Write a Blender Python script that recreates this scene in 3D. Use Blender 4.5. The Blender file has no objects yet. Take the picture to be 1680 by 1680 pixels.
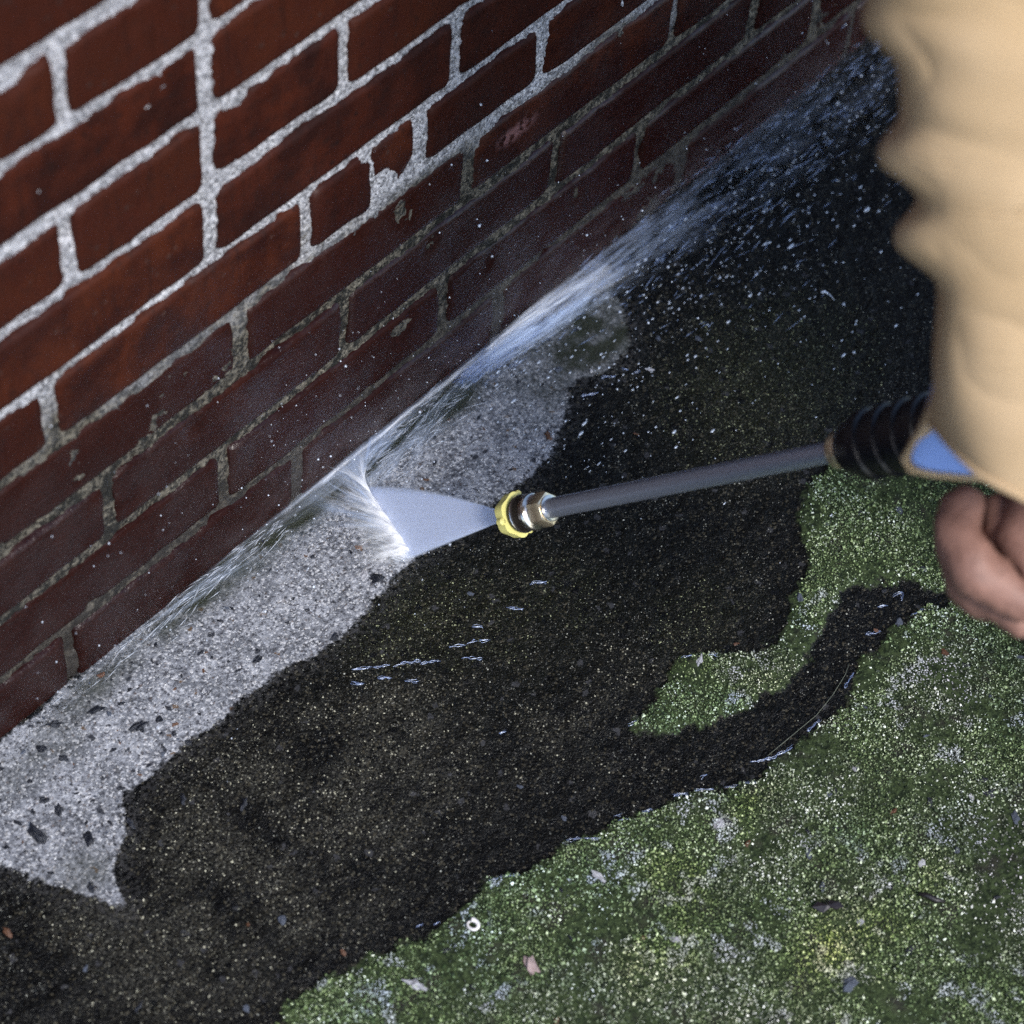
import bpy, bmesh, math, random
import numpy as np
from mathutils import Vector, Matrix, noise as mnoise

random.seed(7)
rng = np.random.default_rng(7)
SC = bpy.context.scene
COL = SC.collection

# ------------------------------------------------------------------ camera
cam_d = bpy.data.cameras.new('camera')
cam = bpy.data.objects.new('camera', cam_d)
COL.objects.link(cam)
CR = Vector((0.65742572, -0.75084409, 0.06343945))
CU = Vector((0.56333281, 0.54566311, 0.62040947))
CW = Vector((0.50044736, 0.37213562, -0.78170808))
CP = Vector((-0.9584, -0.91957, 1.66165))
m = Matrix.Identity(4)
for i in range(3):
    m[i][0] = CR[i]; m[i][1] = CU[i]; m[i][2] = -CW[i]; m[i][3] = CP[i]
cam.matrix_world = m
cam_d.sensor_width = 36.0
cam_d.lens = 95.94
cam_d.clip_start = 0.05
cam_d.clip_end = 2000.0
cam_d.dof.use_dof = True
cam_d.dof.focus_distance = 2.06
cam_d.dof.aperture_fstop = 5.2
cam_d.dof.aperture_blades = 9
SC.camera = cam

# ------------------------------------------------------------------ world, sun, exposure
SUN_DIR = Vector((-0.25, -0.72, 0.80)).normalized()      # towards the sun
world = bpy.data.worlds.new('World')
SC.world = world
world.use_nodes = True
wn = world.node_tree
sky = wn.nodes.new('ShaderNodeTexSky')
sky.sky_type = 'NISHITA'
sky.sun_disc = False
sky.sun_elevation = math.asin(SUN_DIR.z)
sky.sun_rotation = math.atan2(SUN_DIR.x, SUN_DIR.y)
bg = wn.nodes['Background']
bg.inputs['Strength'].default_value = 0.12
wn.links.new(sky.outputs['Color'], bg.inputs['Color'])
sun_d = bpy.data.lights.new('sun', 'SUN')
sun_d.energy = 1.5
sun_d.angle = math.radians(14)
sun_d.color = (1.0, 0.96, 0.91)
sun = bpy.data.objects.new('sun', sun_d)
sun.rotation_euler = (-SUN_DIR).to_track_quat('-Z', 'Y').to_euler()
sun.location = (-1, -4, 5)
COL.objects.link(sun)
SC.view_settings.view_transform = 'Standard'
SC.view_settings.look = 'None'
SC.view_settings.gamma = 1.0
SC.view_settings.use_curve_mapping = False
SC.view_settings.exposure = 1.2
SC.render.engine = 'CYCLES'
SC.cycles.transparent_max_bounces = 40
SC.cycles.max_bounces = 8
SC.cycles.use_denoising = False
SC.cycles.sample_clamp_indirect = 4.0

# ------------------------------------------------------------------ helpers
def tag(o, label=None, cat=None, group=None, kind=None):
    if label: o['label'] = label
    if cat: o['category'] = cat
    if group: o['group'] = group
    if kind: o['kind'] = kind
    return o

def link(name, me, mat=None, parent=None):
    o = bpy.data.objects.new(name, me)
    COL.objects.link(o)
    if mat is not None and len(me.materials) == 0:
        me.materials.append(mat)
    if parent is not None:
        o.parent = parent
    return o

def np_mesh(name, verts, faces, smooth=False):
    """verts (n,3), faces (m,k) with k constant"""
    me = bpy.data.meshes.new(name)
    verts = np.asarray(verts, dtype=np.float32); faces = np.asarray(faces, dtype=np.int32)
    nf, k = faces.shape
    me.vertices.add(len(verts)); me.vertices.foreach_set('co', verts.ravel())
    me.loops.add(nf * k); me.loops.foreach_set('vertex_index', faces.ravel())
    me.polygons.add(nf)
    me.polygons.foreach_set('loop_start', np.arange(nf, dtype=np.int32) * k)
    me.polygons.foreach_set('loop_total', np.full(nf, k, dtype=np.int32))
    me.polygons.foreach_set('use_smooth', np.full(nf, smooth, dtype=bool))
    me.update(calc_edges=True)
    me.validate()
    return me

def set_attr(me, name, arr):
    a = me.attributes.new(name, 'FLOAT', 'POINT')
    a.data.foreach_set('value', np.asarray(arr, dtype=np.float32))

def set_col(me, name, arr):
    a = me.attributes.new(name, 'FLOAT_COLOR', 'POINT')
    arr = np.asarray(arr, dtype=np.float32)
    if arr.shape[1] == 3:
        arr = np.concatenate([arr, np.ones((len(arr), 1), np.float32)], 1)
    a.data.foreach_set('color', arr.ravel())

def grid_faces(nx, ny):
    i = np.arange(nx - 1)[None, :]; j = np.arange(ny - 1)[:, None]
    a = (j * nx + i)
    return np.stack([a, a + 1, a + nx + 1, a + nx], -1).reshape(-1, 4)

def hash2(ix, iy, s):
    h = (ix.astype(np.int64) * 374761393 + iy.astype(np.int64) * 668265263 + s * 974634177) & 0xffffffff
    h = ((h ^ (h >> 13)) * 1274126177) & 0xffffffff
    return ((h ^ (h >> 16)) & 0xffff) / 65535.0

def vnoise(x, y, s=0):
    """value noise 0..1"""
    xi = np.floor(x); yi = np.floor(y); fx = x - xi; fy = y - yi
    fx = fx * fx * (3 - 2 * fx); fy = fy * fy * (3 - 2 * fy)
    xi = xi.astype(np.int64); yi = yi.astype(np.int64)
    a = hash2(xi, yi, s); b = hash2(xi + 1, yi, s); c = hash2(xi, yi + 1, s); d = hash2(xi + 1, yi + 1, s)
    return (a * (1 - fx) + b * fx) * (1 - fy) + (c * (1 - fx) + d * fx) * fy

def fbm(x, y, s=0, o=3):
    t = 0; a = 1; n = 0
    for k in range(o):
        t = t + a * vnoise(x * 2 ** k, y * 2 ** k, s + k * 17); n += a; a *= .5
    return t / n

def sdf(poly, x, y):
    """signed distance, positive inside"""
    P = np.array(poly); n = len(P)
    d = np.full(x.shape, 1e9); ins = np.zeros(x.shape, bool)
    for i in range(n):
        a = P[i]; b = P[(i + 1) % n]; e = b - a
        wx = x - a[0]; wy = y - a[1]
        t = np.clip((wx * e[0] + wy * e[1]) / (e @ e + 1e-12), 0, 1)
        d = np.minimum(d, (wx - t * e[0]) ** 2 + (wy - t * e[1]) ** 2)
        c = ((a[1] > y) != (b[1] > y)) & (x < (b[0] - a[0]) * (y - a[1]) / (b[1] - a[1] + 1e-12) + a[0])
        ins ^= c
    d = np.sqrt(d)
    return np.where(ins, d, -d)

def smooth01(v, lo, hi):
    t = np.clip((v - lo) / (hi - lo), 0, 1)
    return t * t * (3 - 2 * t)

# ---- shader helper
class NT:
    def __init__(s, name):
        s.mat = bpy.data.materials.new(name); s.mat.use_nodes = True
        s.t = s.mat.node_tree; s.t.nodes.clear()
        s.out = s.t.nodes.new('ShaderNodeOutputMaterial')
    def n(s, typ, **kw):
        nd = s.t.nodes.new('ShaderNode' + typ)
        for k, v in kw.items(): setattr(nd, k, v)
        return nd
    def put(s, sock, v):
        if isinstance(v, bpy.types.NodeSocket): s.t.links.new(v, sock)
        elif v is not None:
            if isinstance(v, (tuple, list)) and len(v) == 3 and sock.type == 'RGBA': v = (*v, 1)
            sock.default_value = v
    def pos(s):
        return s.n('NewGeometry').outputs['Position']
    def objco(s):
        return s.n('TexCoord').outputs['Object']
    def attr(s, name, col=False):
        a = s.n('Attribute'); a.attribute_name = name
        return a.outputs['Color'] if col else a.outputs['Fac']
    def noise(s, vec, scale, detail=2, rough=.5, dist=0):
        nd = s.n('TexNoise'); s.put(nd.inputs['Vector'], vec); nd.inputs['Scale'].default_value = scale
        nd.inputs['Detail'].default_value = detail; nd.inputs['Roughness'].default_value = rough
        nd.inputs['Distortion'].default_value = dist
        return nd.outputs['Fac']
    def voro(s, vec, scale, feature='F1', out='Distance', rnd=1):
        nd = s.n('TexVoronoi'); nd.feature = feature; s.put(nd.inputs['Vector'], vec)
        nd.inputs['Scale'].default_value = scale; nd.inputs['Randomness'].default_value = rnd
        return nd.outputs[out]
    def m(s, op, a, b=None, c=None, clamp=False):
        nd = s.n('Math', operation=op); nd.use_clamp = clamp
        s.put(nd.inputs[0], a); s.put(nd.inputs[1], b); s.put(nd.inputs[2], c)
        return nd.outputs[0]
    def ss(s, v, lo, hi, a=0., b=1.):
        nd = s.n('MapRange'); nd.interpolation_type = 'SMOOTHSTEP'
        s.put(nd.inputs['Value'], v)
        nd.inputs['From Min'].default_value = lo; nd.inputs['From Max'].default_value = hi
        nd.inputs['To Min'].default_value = a; nd.inputs['To Max'].default_value = b
        return nd.outputs[0]
    def mix(s, f, a, b, blend='MIX'):
        nd = s.n('Mix', data_type='RGBA', blend_type=blend)
        s.put(nd.inputs[0], f); s.put(nd.inputs[6], a); s.put(nd.inputs[7], b)
        return nd.outputs[2]
    def mixf(s, f, a, b):
        nd = s.n('Mix', data_type='FLOAT'); s.put(nd.inputs[0], f); s.put(nd.inputs[2], a); s.put(nd.inputs[3], b)
        return nd.outputs[0]
    def scalev(s, vec, sc):
        nd = s.n('Mapping'); s.put(nd.inputs['Vector'], vec); nd.inputs['Scale'].default_value = sc
        return nd.outputs[0]
    def sep(s, vec):
        nd = s.n('SeparateXYZ'); s.put(nd.inputs[0], vec); return nd.outputs
    def bump(s, h, strength=.5, dist=.001, normal=None):
        nd = s.n('Bump'); nd.inputs['Strength'].default_value = strength; nd.inputs['Distance'].default_value = dist
        s.put(nd.inputs['Height'], h)
        if normal is not None: s.put(nd.inputs['Normal'], normal)
        return nd.outputs[0]
    def bsdf(s, **kw):
        b = s.n('BsdfPrincipled')
        for k, v in kw.items():
            s.put(b.inputs[k.replace('_', ' ')], v)
        s.t.links.new(b.outputs[0], s.out.inputs['Surface'])
        return b

def simple_mat(name, col, rough=.5, metal=0., var=.15, scale=200, bumpd=0.0, spec=.5):
    t = NT(name); v = t.objco()
    f = t.noise(v, scale, 4, .6)
    c2 = tuple(max(0, x * (1 - var * 2)) for x in col)
    c = t.mix(f, c2, tuple(min(1, x * (1 + var)) for x in col))
    kw = dict(Base_Color=c, Roughness=t.mixf(f, max(.02, rough - .1), min(1, rough + .1)), Metallic=metal)
    if bumpd: kw['Normal'] = t.bump(f, .6, bumpd)
    b = t.bsdf(**kw)
    b.inputs['Specular IOR Level'].default_value = spec
    return t.mat

# outlines on the ground, metres
CLEAN = [(-0.378,-0.038),(-0.387,-0.061),(-0.382,-0.08),(-0.371,-0.106),(-0.357,-0.133),(-0.35,-0.153),(-0.343,-0.169),(-0.335,-0.147),(-0.328,-0.134),(-0.306,-0.125),(-0.294,-0.115),(-0.287,-0.097),(-0.268,-0.099),(-0.244,-0.101),(-0.223,-0.1),(-0.205,-0.1),(-0.177,-0.103),(-0.144,-0.102),(-0.117,-0.106),(-0.084,-0.116),(-0.042,-0.111),(-0.008,-0.105),(0.011,-0.103),(0.054,-0.11),(0.114,-0.115),(0.145,-0.113),(0.174,-0.111),(0.211,-0.094),(0.24,-0.073),(0.261,-0.082),(0.276,-0.093),(0.314,-0.077),(0.333,-0.057),(0.338,-0.033),(0.352,-0.026),(0.362,-0.012),(0.355,0.005),(-0.34,0.004)]
MOSS_UP = [(0.332,-0.278),(0.307,-0.278),(0.282,-0.28),(0.253,-0.299),(0.233,-0.325),(0.212,-0.334),(0.195,-0.337),(0.166,-0.352),(0.149,-0.353),(0.128,-0.347),(0.088,-0.31),(0.061,-0.316),(0.036,-0.321),(0.013,-0.323),(0.015,-0.334),(0.036,-0.351),(0.059,-0.368),(0.089,-0.377),(0.104,-0.377),(0.121,-0.388),(0.134,-0.384),(0.154,-0.384),(0.18,-0.375),(0.196,-0.367),(0.223,-0.366),(0.25,-0.377),(0.269,-0.399),(0.275,-0.415),(0.291,-0.441),(0.308,-0.475),(0.373,-0.5),(0.433,-0.431),(0.434,-0.341),(0.388,-0.313)]
MOSS_MAIN = [(-0.36,-0.319),(-0.336,-0.305),(-0.316,-0.299),(-0.289,-0.302),(-0.269,-0.312),(-0.249,-0.317),(-0.216,-0.331),(-0.197,-0.334),(-0.174,-0.333),(-0.156,-0.334),(-0.139,-0.342),(-0.121,-0.353),(-0.103,-0.357),(-0.092,-0.352),(-0.08,-0.36),(-0.061,-0.37),(-0.034,-0.379),(-0.014,-0.386),(0.006,-0.398),(0.025,-0.411),(0.048,-0.421),(0.08,-0.42),(0.111,-0.424),(0.13,-0.424),(0.152,-0.423),(0.187,-0.413),(0.211,-0.412),(0.229,-0.414),(0.255,-0.42),(0.276,-0.429),(0.318,-0.451),(0.398,-0.483),(0.448,-0.621),(0.049,-0.862),(-0.41,-0.368)]
DARK_STONES = [(-0.2946,-0.0274,0.0102),(-0.2725,-0.0201,0.0145),(-0.2438,-0.0324,0.0111),(-0.2351,-0.0646,0.017),(-0.2893,-0.0458,0.0085),(-0.2206,-0.0875,0.006),(-0.3226,-0.0608,0.0111),(-0.3212,-0.0756,0.0111),(-0.3463,-0.0821,0.0187),(-0.3219,-0.1056,0.0136),(-0.348,-0.062,0.006),(-0.0149,-0.0979,0.0119),(-0.2183,-0.0706,0.0077),(-0.1555,-0.0498,0.006),(-0.2186,-0.101,0.0068),(-0.2279,-0.0412,0.006),(-0.2787,-0.093,0.0068),(-0.2943,-0.1187,0.0094),(-0.2551,-0.1319,0.0077),(-0.251,-0.0936,0.0051),(-0.3503,-0.1388,0.0085),(-0.3902,-0.2273,0.0085),(-0.1741,-0.0207,0.0051),(-0.3679,-0.0701,0.0068),(-0.2599,-0.0653,0.006),(-0.2283,-0.1662,0.0102),(0.1228,0.1082,0.0051)]
RIPPLES=[ [(-0.0897,-0.1416),(-0.0785,-0.151)],[(-0.0774,-0.1512),(-0.0675,-0.1592)],[(-0.0671,-0.162),(-0.0576,-0.1655),(-0.0493,-0.1734)],[(-0.051,-0.1749),(-0.0387,-0.1821)],[(-0.0998,-0.1493),(-0.094,-0.1562)],[(-0.0822,-0.1606),(-0.0749,-0.1674)],[(-0.0702,-0.1771),(-0.0635,-0.1833)],[(-0.0237,-0.1808),(-0.0157,-0.1859)],[(-0.0123,-0.1878),(-0.006,-0.1895)],[(-0.0043,-0.1929),(0.0013,-0.1971)],[(0.0327,-0.1872),(0.0402,-0.1967)],[(0.0624,-0.1848),(0.0725,-0.1927)],[(0.0017,-0.1796),(0.0071,-0.1852)],[(-0.0258,-0.1931),(-0.0158,-0.2044)],[(-0.0917,-0.3531),(-0.0864,-0.3572),(-0.0748,-0.3702)],[(-0.0099,-0.385),(-0.0021,-0.3917)],[(0.0041,-0.3936),(0.0145,-0.4023)],[(0.0214,-0.4081),(0.0284,-0.414)],[(0.0338,-0.4165),(0.0408,-0.4224)],[(-0.036,-0.3778),(-0.0298,-0.3813)],[(-0.0536,-0.3696),(-0.0473,-0.374)],[(-0.1567,-0.3352),(-0.1501,-0.3379)],[(-0.1471,-0.3382),(-0.1375,-0.3469)],[(-0.2167,-0.3227),(-0.2137,-0.3245)],[(-0.2071,-0.33),(-0.2041,-0.3319)],[(0.2491,-0.3929),(0.2555,-0.397),(0.2487,-0.4009)],[(0.2434,-0.4146),(0.2491,-0.418),(0.2527,-0.4177)],[(0.2315,-0.3914),(0.2378,-0.3954)],[(0.2039,-0.4001),(0.2144,-0.4068)],[(0.0512,-0.4074),(0.0642,-0.4172),(0.0836,-0.4221)],[(0.1021,-0.4221),(0.1171,-0.4221)],[(0.1518,-0.4187),(0.1678,-0.4154)],[(-0.052,-0.3654),(-0.0478,-0.3676)],[(0.2602,-0.0886),(0.2699,-0.0967)],[(0.2801,-0.0948),(0.283,-0.0988)],[(0.2835,-0.1049),(0.288,-0.1076)],[(0.2348,-0.0907),(0.2459,-0.0974)],[(0.0887,-0.3126),(0.095,-0.3175)],[(0.1039,-0.3252),(0.1098,-0.3322)],[(0.0149,-0.3213),(0.0213,-0.3248)],[(-0.0571,-0.259),(-0.052,-0.2604)],[(0.0161,-0.3896),(0.0213,-0.3912)] ]
# ------------------------------------------------------------------ the ground: one concrete sheet out to the horizon
def axis(lo, hi, step, far):
    core = np.arange(lo, hi + step / 2, step)
    out = []; g = step * 3; v = hi
    while v < far: v += g; g *= 1.7; out.append(v)
    out2 = []; g = step * 3; v = lo
    while v > -far: v -= g; g *= 1.7; out2.append(v)
    return np.array(out2[::-1] + list(core) + out)

gx = axis(-0.62, 0.98, 0.0028, 700.0)
gy = axis(-0.86, 0.012, 0.0028, 700.0)
GX, GY = np.meshgrid(gx, gy)
fx, fy = GX.ravel(), GY.ravel()
near = (np.abs(fx) < 3) & (np.abs(fy) < 3)

def zones(x, y):
    """signed distances (m) of the washed strip and the moss, with a ragged edge"""
    rag = (fbm(x * 90, y * 90, 3, 3) - .5) * .016 + (fbm(x * 320, y * 320, 5, 2) - .5) * .005
    c = sdf(CLEAN_S, x, y) + rag * .42
    m1 = np.maximum(sdf(MOSS_UP, x, y), sdf(MOSS_MAIN, x, y)) + rag
    return np.clip(c, -.06, .06), np.clip(m1, -.06, .06)

def chaikin(p, k=1):
    p = np.array(p)
    for _ in range(k):
        q = np.roll(p, -1, 0); p = np.stack([p * .75 + q * .25, p * .25 + q * .75], 1).reshape(-1, 2)
    return p.tolist()
CLEAN_S = chaikin(CLEAN)
cz, mz = zones(fx, fy)
def gauss(x, y, cx, cy, rx, ry): return np.exp(-((x - cx) / rx) ** 2 - ((y - cy) / ry) ** 2)
def residue(x, y):
    """black algae left in the washed strip, mostly in the corner under the wall"""
    r = .9 * gauss(x, y, -.10, -.012, .09, .016) + .8 * gauss(x, y, .155, -.02, .04, .016) + .75 * gauss(x, y, -.235, -.016, .03, .012)
    r = r + .55 * gauss(x, y, -.345, -.125, .03, .02) + .45 * gauss(x, y, -.30, -.03, .05, .02) + .8 * gauss(x, y, .27, -.05, .05, .035) + 1.3 * gauss(x, y, .06, -.010, .14, .016) + .35 * gauss(x, y, .20, -.07, .03, .03) + .75 * gauss(x, y, .325, -.06, .06, .05)
    n = fbm(x * 70, y * 70, 31, 4)
    return np.clip(r * (.3 + 1.4 * n) - .06, 0, 1)
def algae(x, y):
    """thin green growth on the wet concrete"""
    g = 1.0 * gauss(x, y, .36, -.19, .10, .07) + .5 * gauss(x, y, -.03, -.14, .06, .035) + .35 * gauss(x, y, .05, -.20, .1, .06) + .4 * gauss(x, y, .13, -.30, .06, .04)
    return np.clip(g * (.5 + fbm(x * 60, y * 60, 41, 3)), 0, 1)
def browns(x, y):
    g = 1.0 * gauss(x, y, -.30, -.20, .15, .10) + .8 * gauss(x, y, -.16, -.19, .12, .07) + .45 * gauss(x, y, .0, -.30, .10, .05)
    return np.clip(g * (2.0 * fbm(x * 34, y * 34, 51, 5) - .42), 0, 1)

def ground_z(x, y, c, mo):
    z = (fbm(x * 14, y * 14, 1, 2) - .5) * .003 + (fbm(x * 120, y * 120, 2, 3) - .5) * .0016
    z = z + smooth01(mo, -.001, .006) * (.0012 + .0014 * fbm(x * 70, y * 70, 9, 2))
    z = z + (1 - smooth01(c, -.001, .002)) * (fbm(x * 200, y * 200, 12, 2) - .5) * .0012
    return z
gz = np.where(near, ground_z(fx, fy, cz, mz), 0.0)
me = np_mesh('pavement', np.stack([fx, fy, gz], 1), grid_faces(len(gx), len(gy)), True)
set_attr(me, 'clean', cz); set_attr(me, 'moss', mz)
set_attr(me, 'residue', residue(fx, fy)); set_attr(me, 'algae', algae(fx, fy)); set_attr(me, 'browns', browns(fx, fy))

def ground_material():
    t = NT('wet_concrete'); P = t.pos()
    fine = t.noise(P, 900, 3, .7); mid = t.noise(P, 260, 4, .65); big = t.noise(P, 38, 4, .6)
    jit = t.m('ADD', t.m('MULTIPLY', t.m('SUBTRACT', mid, .5), .010), t.m('MULTIPLY', t.m('SUBTRACT', big, .5), .012))
    half = t.m('MULTIPLY', t.ss(t.m('ADD', t.attr('clean'), jit), -.022, .0, 0, .30), t.ss(mid, .44, .60))
    wv = t.n('VectorMath', operation='MULTIPLY_ADD'); nzc = t.n('TexNoise'); t.put(nzc.inputs['Vector'], P); nzc.inputs['Scale'].default_value = 230; nzc.inputs['Detail'].default_value = 3
    t.put(wv.inputs[0], nzc.outputs['Color']); wv.inputs[1].default_value = (.009, .009, .009); t.put(wv.inputs[2], P)
    PW = wv.outputs[0]
    blot = t.voro(PW, 105); blr = t.sep(t.voro(PW, 105, out='Color'))[0]
    mask = t.ss(t.m('ADD', t.attr('clean'), jit), -.0020, .0026)
    mmask = t.ss(t.m('ADD', t.attr('moss'), t.m('MULTIPLY', t.m('SUBTRACT', mid, .5), .008)), -.002, .003)
    # sand grains, each its own tone
    vc = t.voro(P, 620, out='Color'); vr = t.sep(vc)[0]; vg = t.sep(vc)[1]
    vd = t.voro(P, 620)
    # washed concrete
    c = t.mix(t.ss(big, .35, .68), (.135, .142, .16), (.285, .295, .325))
    c = t.mix(t.ss(mid, .50, .66, 0, .8), c, (.52, .53, .56))
    c = t.mix(t.ss(t.noise(P, 120, 4, .7), .56, .70, 0, .8), c, (.075, .075, .078))
    c = t.mix(t.ss(mid, .46, .34, 0, .9), c, (.045, .045, .05))
    c = t.mix(t.ss(vr, .80, .98, 0, .8), c, (.62, .62, .63))
    c = t.mix(t.ss(vg, .84, .98, 0, .85), c, (.045, .045, .055))
    c = t.mix(t.ss(t.voro(P, 150, out='Distance'), .20, .05, 0, .55), c, (.13, .085, .06))
    c = t.mix(t.m('MULTIPLY', t.ss(blot, .30, .20), t.ss(blr, .82, .86)), c, (.035, .037, .045))
    c = t.mix(t.m('MULTIPLY', t.ss(blot, .26, .16), t.ss(blr, .16, .12)), c, (.13, .085, .055))
    c = t.mix(t.attr('residue'), c, t.mix(fine, (.006, .008, .006), (.05, .055, .035)))
    # wet, unwashed concrete: nearly black with a film of dirt
    d = t.mix(t.ss(mid, .40, .68), (.0007, .0007, .0006), (.0044, .0040, .0030))
    bm_ = t.m('MULTIPLY', t.ss(t.attr('browns'), .05, .75), t.ss(t.noise(P, 420, 4, .75), .42, .62))
    d = t.mix(bm_, d, t.mix(vg, (.007, .0068, .005), (.056, .053, .042)))
    d = t.mix(t.m('MULTIPLY', t.attr('algae'), t.ss(fine, .40, .70, 0., .9)), d, (.038, .041, .015))
    d = t.mix(t.ss(vr, .90, .99, 0, .55), d, (.09, .08, .055))
    d = t.mix(t.m('MULTIPLY', t.ss(blot, .32, .22), t.ss(blr, .86, .89)), d, t.mix(fine, (.010, .010, .011), (.060, .060, .064)))
    d = t.mix(t.m('MULTIPLY', t.ss(blot, .34, .24), t.ss(blr, .34, .30)), d, (.0012, .0012, .0012))
    d = t.mix(half, d, (.10, .098, .10))
    # soil under the moss
    g = t.mix(t.ss(mid, .35, .65), (.008, .015, .005), (.048, .070, .026))
    g = t.mix(t.ss(big, .52, .72, 0, .8), g, (.028, .024, .022))
    col = t.mix(mask, d, c)
    col = t.mix(mmask, col, g)
    rough = t.mixf(mask, t.ss(mid, .3, .7, .22, .42), t.ss(mid, .3, .7, .38, .6))
    rough = t.mixf(mmask, rough, .8)
    h = t.m('ADD', t.m('MULTIPLY', mid, 1.0), t.m('ADD', t.m('MULTIPLY', fine, .5), t.m('MULTIPLY', vd, -.35)))
    b = t.bsdf(Base_Color=col, Roughness=rough, Normal=t.bump(h, .75, .0016))
    b.inputs['Specular IOR Level'].default_value = .24
    return t.mat
M_GROUND = ground_material()
pavement = link('pavement', me, M_GROUND)
tag(pavement, kind='structure')

def gz_at(x, y):
    c, mo = zones(x, y)
    return ground_z(x, y, c, mo), c, mo

# ---- grain scatter (octahedra in one mesh), tint per grain
OCT_V = np.array([(1, 0, 0), (-1, 0, 0), (0, 1, 0), (0, -1, 0), (0, 0, 1), (0, 0, -1)], float)
OCT_F = np.array([(0, 2, 4), (2, 1, 4), (1, 3, 4), (3, 0, 4), (2, 0, 5), (1, 2, 5), (3, 1, 5), (0, 3, 5)])
def scatter(name, xyz, size, tint, flat=.7):
    n = len(xyz)
    a = rng.uniform(0, 2 * np.pi, n); tl = rng.normal(0, .5, n); t2 = rng.normal(0, .5, n)
    sx = size * rng.uniform(.6, 1.5, n); sy = size * rng.uniform(.6, 1.5, n); sz = size * rng.uniform(.5, 1.2, n) * flat
    V = OCT_V[None] * np.stack([sx, sy, sz], 1)[:, None, :] * rng.uniform(.75, 1.25, (n, 6, 1))
    x, y, z = V[..., 0], V[..., 1], V[..., 2]
    y, z = y * np.cos(tl)[:, None] - z * np.sin(tl)[:, None], y * np.sin(tl)[:, None] + z * np.cos(tl)[:, None]
    x, z = x * np.cos(t2)[:, None] - z * np.sin(t2)[:, None], x * np.sin(t2)[:, None] + z * np.cos(t2)[:, None]
    x, y = x * np.cos(a)[:, None] - y * np.sin(a)[:, None], x * np.sin(a)[:, None] + y * np.cos(a)[:, None]
    V = np.stack([x, y, z], -1) + xyz[:, None, :]
    F = OCT_F[None] + (np.arange(n) * 6)[:, None, None]
    me = np_mesh(name, V.reshape(-1, 3), F.reshape(-1, 3))
    set_col(me, 'tint', np.repeat(tint, 6, 0))
    return me

def tint_mat(name, rough, spec=.5, trans=None):
    t = NT(name); f = t.noise(t.pos(), 1500, 2)
    c = t.mix(1.0, t.attr('tint', True), t.mix(f, (.65, .65, .65), (1.3, 1.3, 1.3)), 'MULTIPLY')
    b = t.bsdf(Base_Color=c, Roughness=rough)
    b.inputs['Specular IOR Level'].default_value = spec
    return t.mat

def region_points(n, x0, x1, y0, y1):
    return rng.uniform(x0, x1, n), rng.uniform(y0, y1, n)

# moss
x, y = region_points(330000, -.42, .50, -.82, -.24)
z, c, mo = gz_at(x, y)
thin = fbm(x * 24, y * 24, 61, 4)
bare = 1.1 * gauss(x, y, .12, -.60, .045, .09) + 1.0 * gauss(x, y, .20, -.47, .05, .035) + 1.0 * gauss(x, y, -.115, -.575, .045, .035) + .7 * smooth01(fbm(x * 13, y * 13, 65, 4), .56, .68) + .5 * gauss(x, y, .215, -.375, .02, .02)
edge = smooth01(mo, -.0015, .004)
keep = rng.random(len(x)) < edge * np.clip(1.15 - .9 * smooth01(thin, .50, .72) - .55 * bare, .12, 1)
x, y, z, mo, thin, bare = x[keep], y[keep], z[keep], mo[keep], thin[keep], bare[keep]
n = len(x)
pal = np.array([(.012, .022, .008), (.040, .067, .022), (.098, .145, .054), (.21, .275, .125), (.40, .47, .30), (.64, .70, .60)])
pale = np.clip(fbm(x * 30, y * 30, 71, 3) * 1.2 - .25 + .35 * bare + .25 * smooth01(.02 - mo, 0, .02), 0, 1)
u = rng.random(n) + (pale - .45) * .42
idx = np.clip(np.searchsorted([.20, .42, .66, .86, 1.0], u), 0, 5)
tint = pal[idx] * rng.uniform(1.0, 1.75, (n, 1)) * np.array([1.0, 1.0, .97])
clump = smooth01(fbm(x * 85, y * 85, 77, 3), .60, .74) * smooth01(fbm(x * 11, y * 11, 79, 2) + .35 * smooth01(.035 - mo, 0, .03) * smooth01(-.10 - x, 0, .1) + .25 * gauss(x, y, .03, -.64, .10, .05), .40, .60)
tint = tint * (1 - clump[:, None]) + clump[:, None] * np.array([.55, .60, .60]) * rng.uniform(.4, 1.2, (n, 1))
yel = np.clip(1.0 * gauss(x, y, -.03, -.545, .04, .02) + .8 * gauss(x, y, -.14, -.45, .02, .014) + .6 * gauss(x, y, .03, -.43, .02, .012) + smooth01(fbm(x * 16, y * 16, 81, 3), .62, .78) * .35, 0, 1)
tint = tint * (1 + yel[:, None] * np.array([.40, .28, -.30]))
bl = smooth01(fbm(x * 18, y * 18, 91, 3), .54, .72)[:, None] * .35
tint = tint * (1 - bl) + bl * tint * np.array([.82, .98, 1.35])
tint = tint * (1 - .5 * bare[:, None]) + .5 * bare[:, None] * tint.mean(1, keepdims=True) * np.array([1., .92, .96])
size = .00060 * rng.uniform(.5, 1.3, n) * np.where(rng.random(n) < .12, 1.7, 1)
hgt = rng.uniform(0, 1, n) ** 1.5 * .0020 * (1 - .6 * smooth01(thin, .5, .7))
moss = link('moss', scatter('moss', np.stack([x, y, z + .0003 + hgt], 1), size, tint), tint_mat('moss', .62, .55))
tag(moss, 'green moss and pale lichen grains spread over the unwashed concrete', 'moss', kind='stuff')

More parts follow.
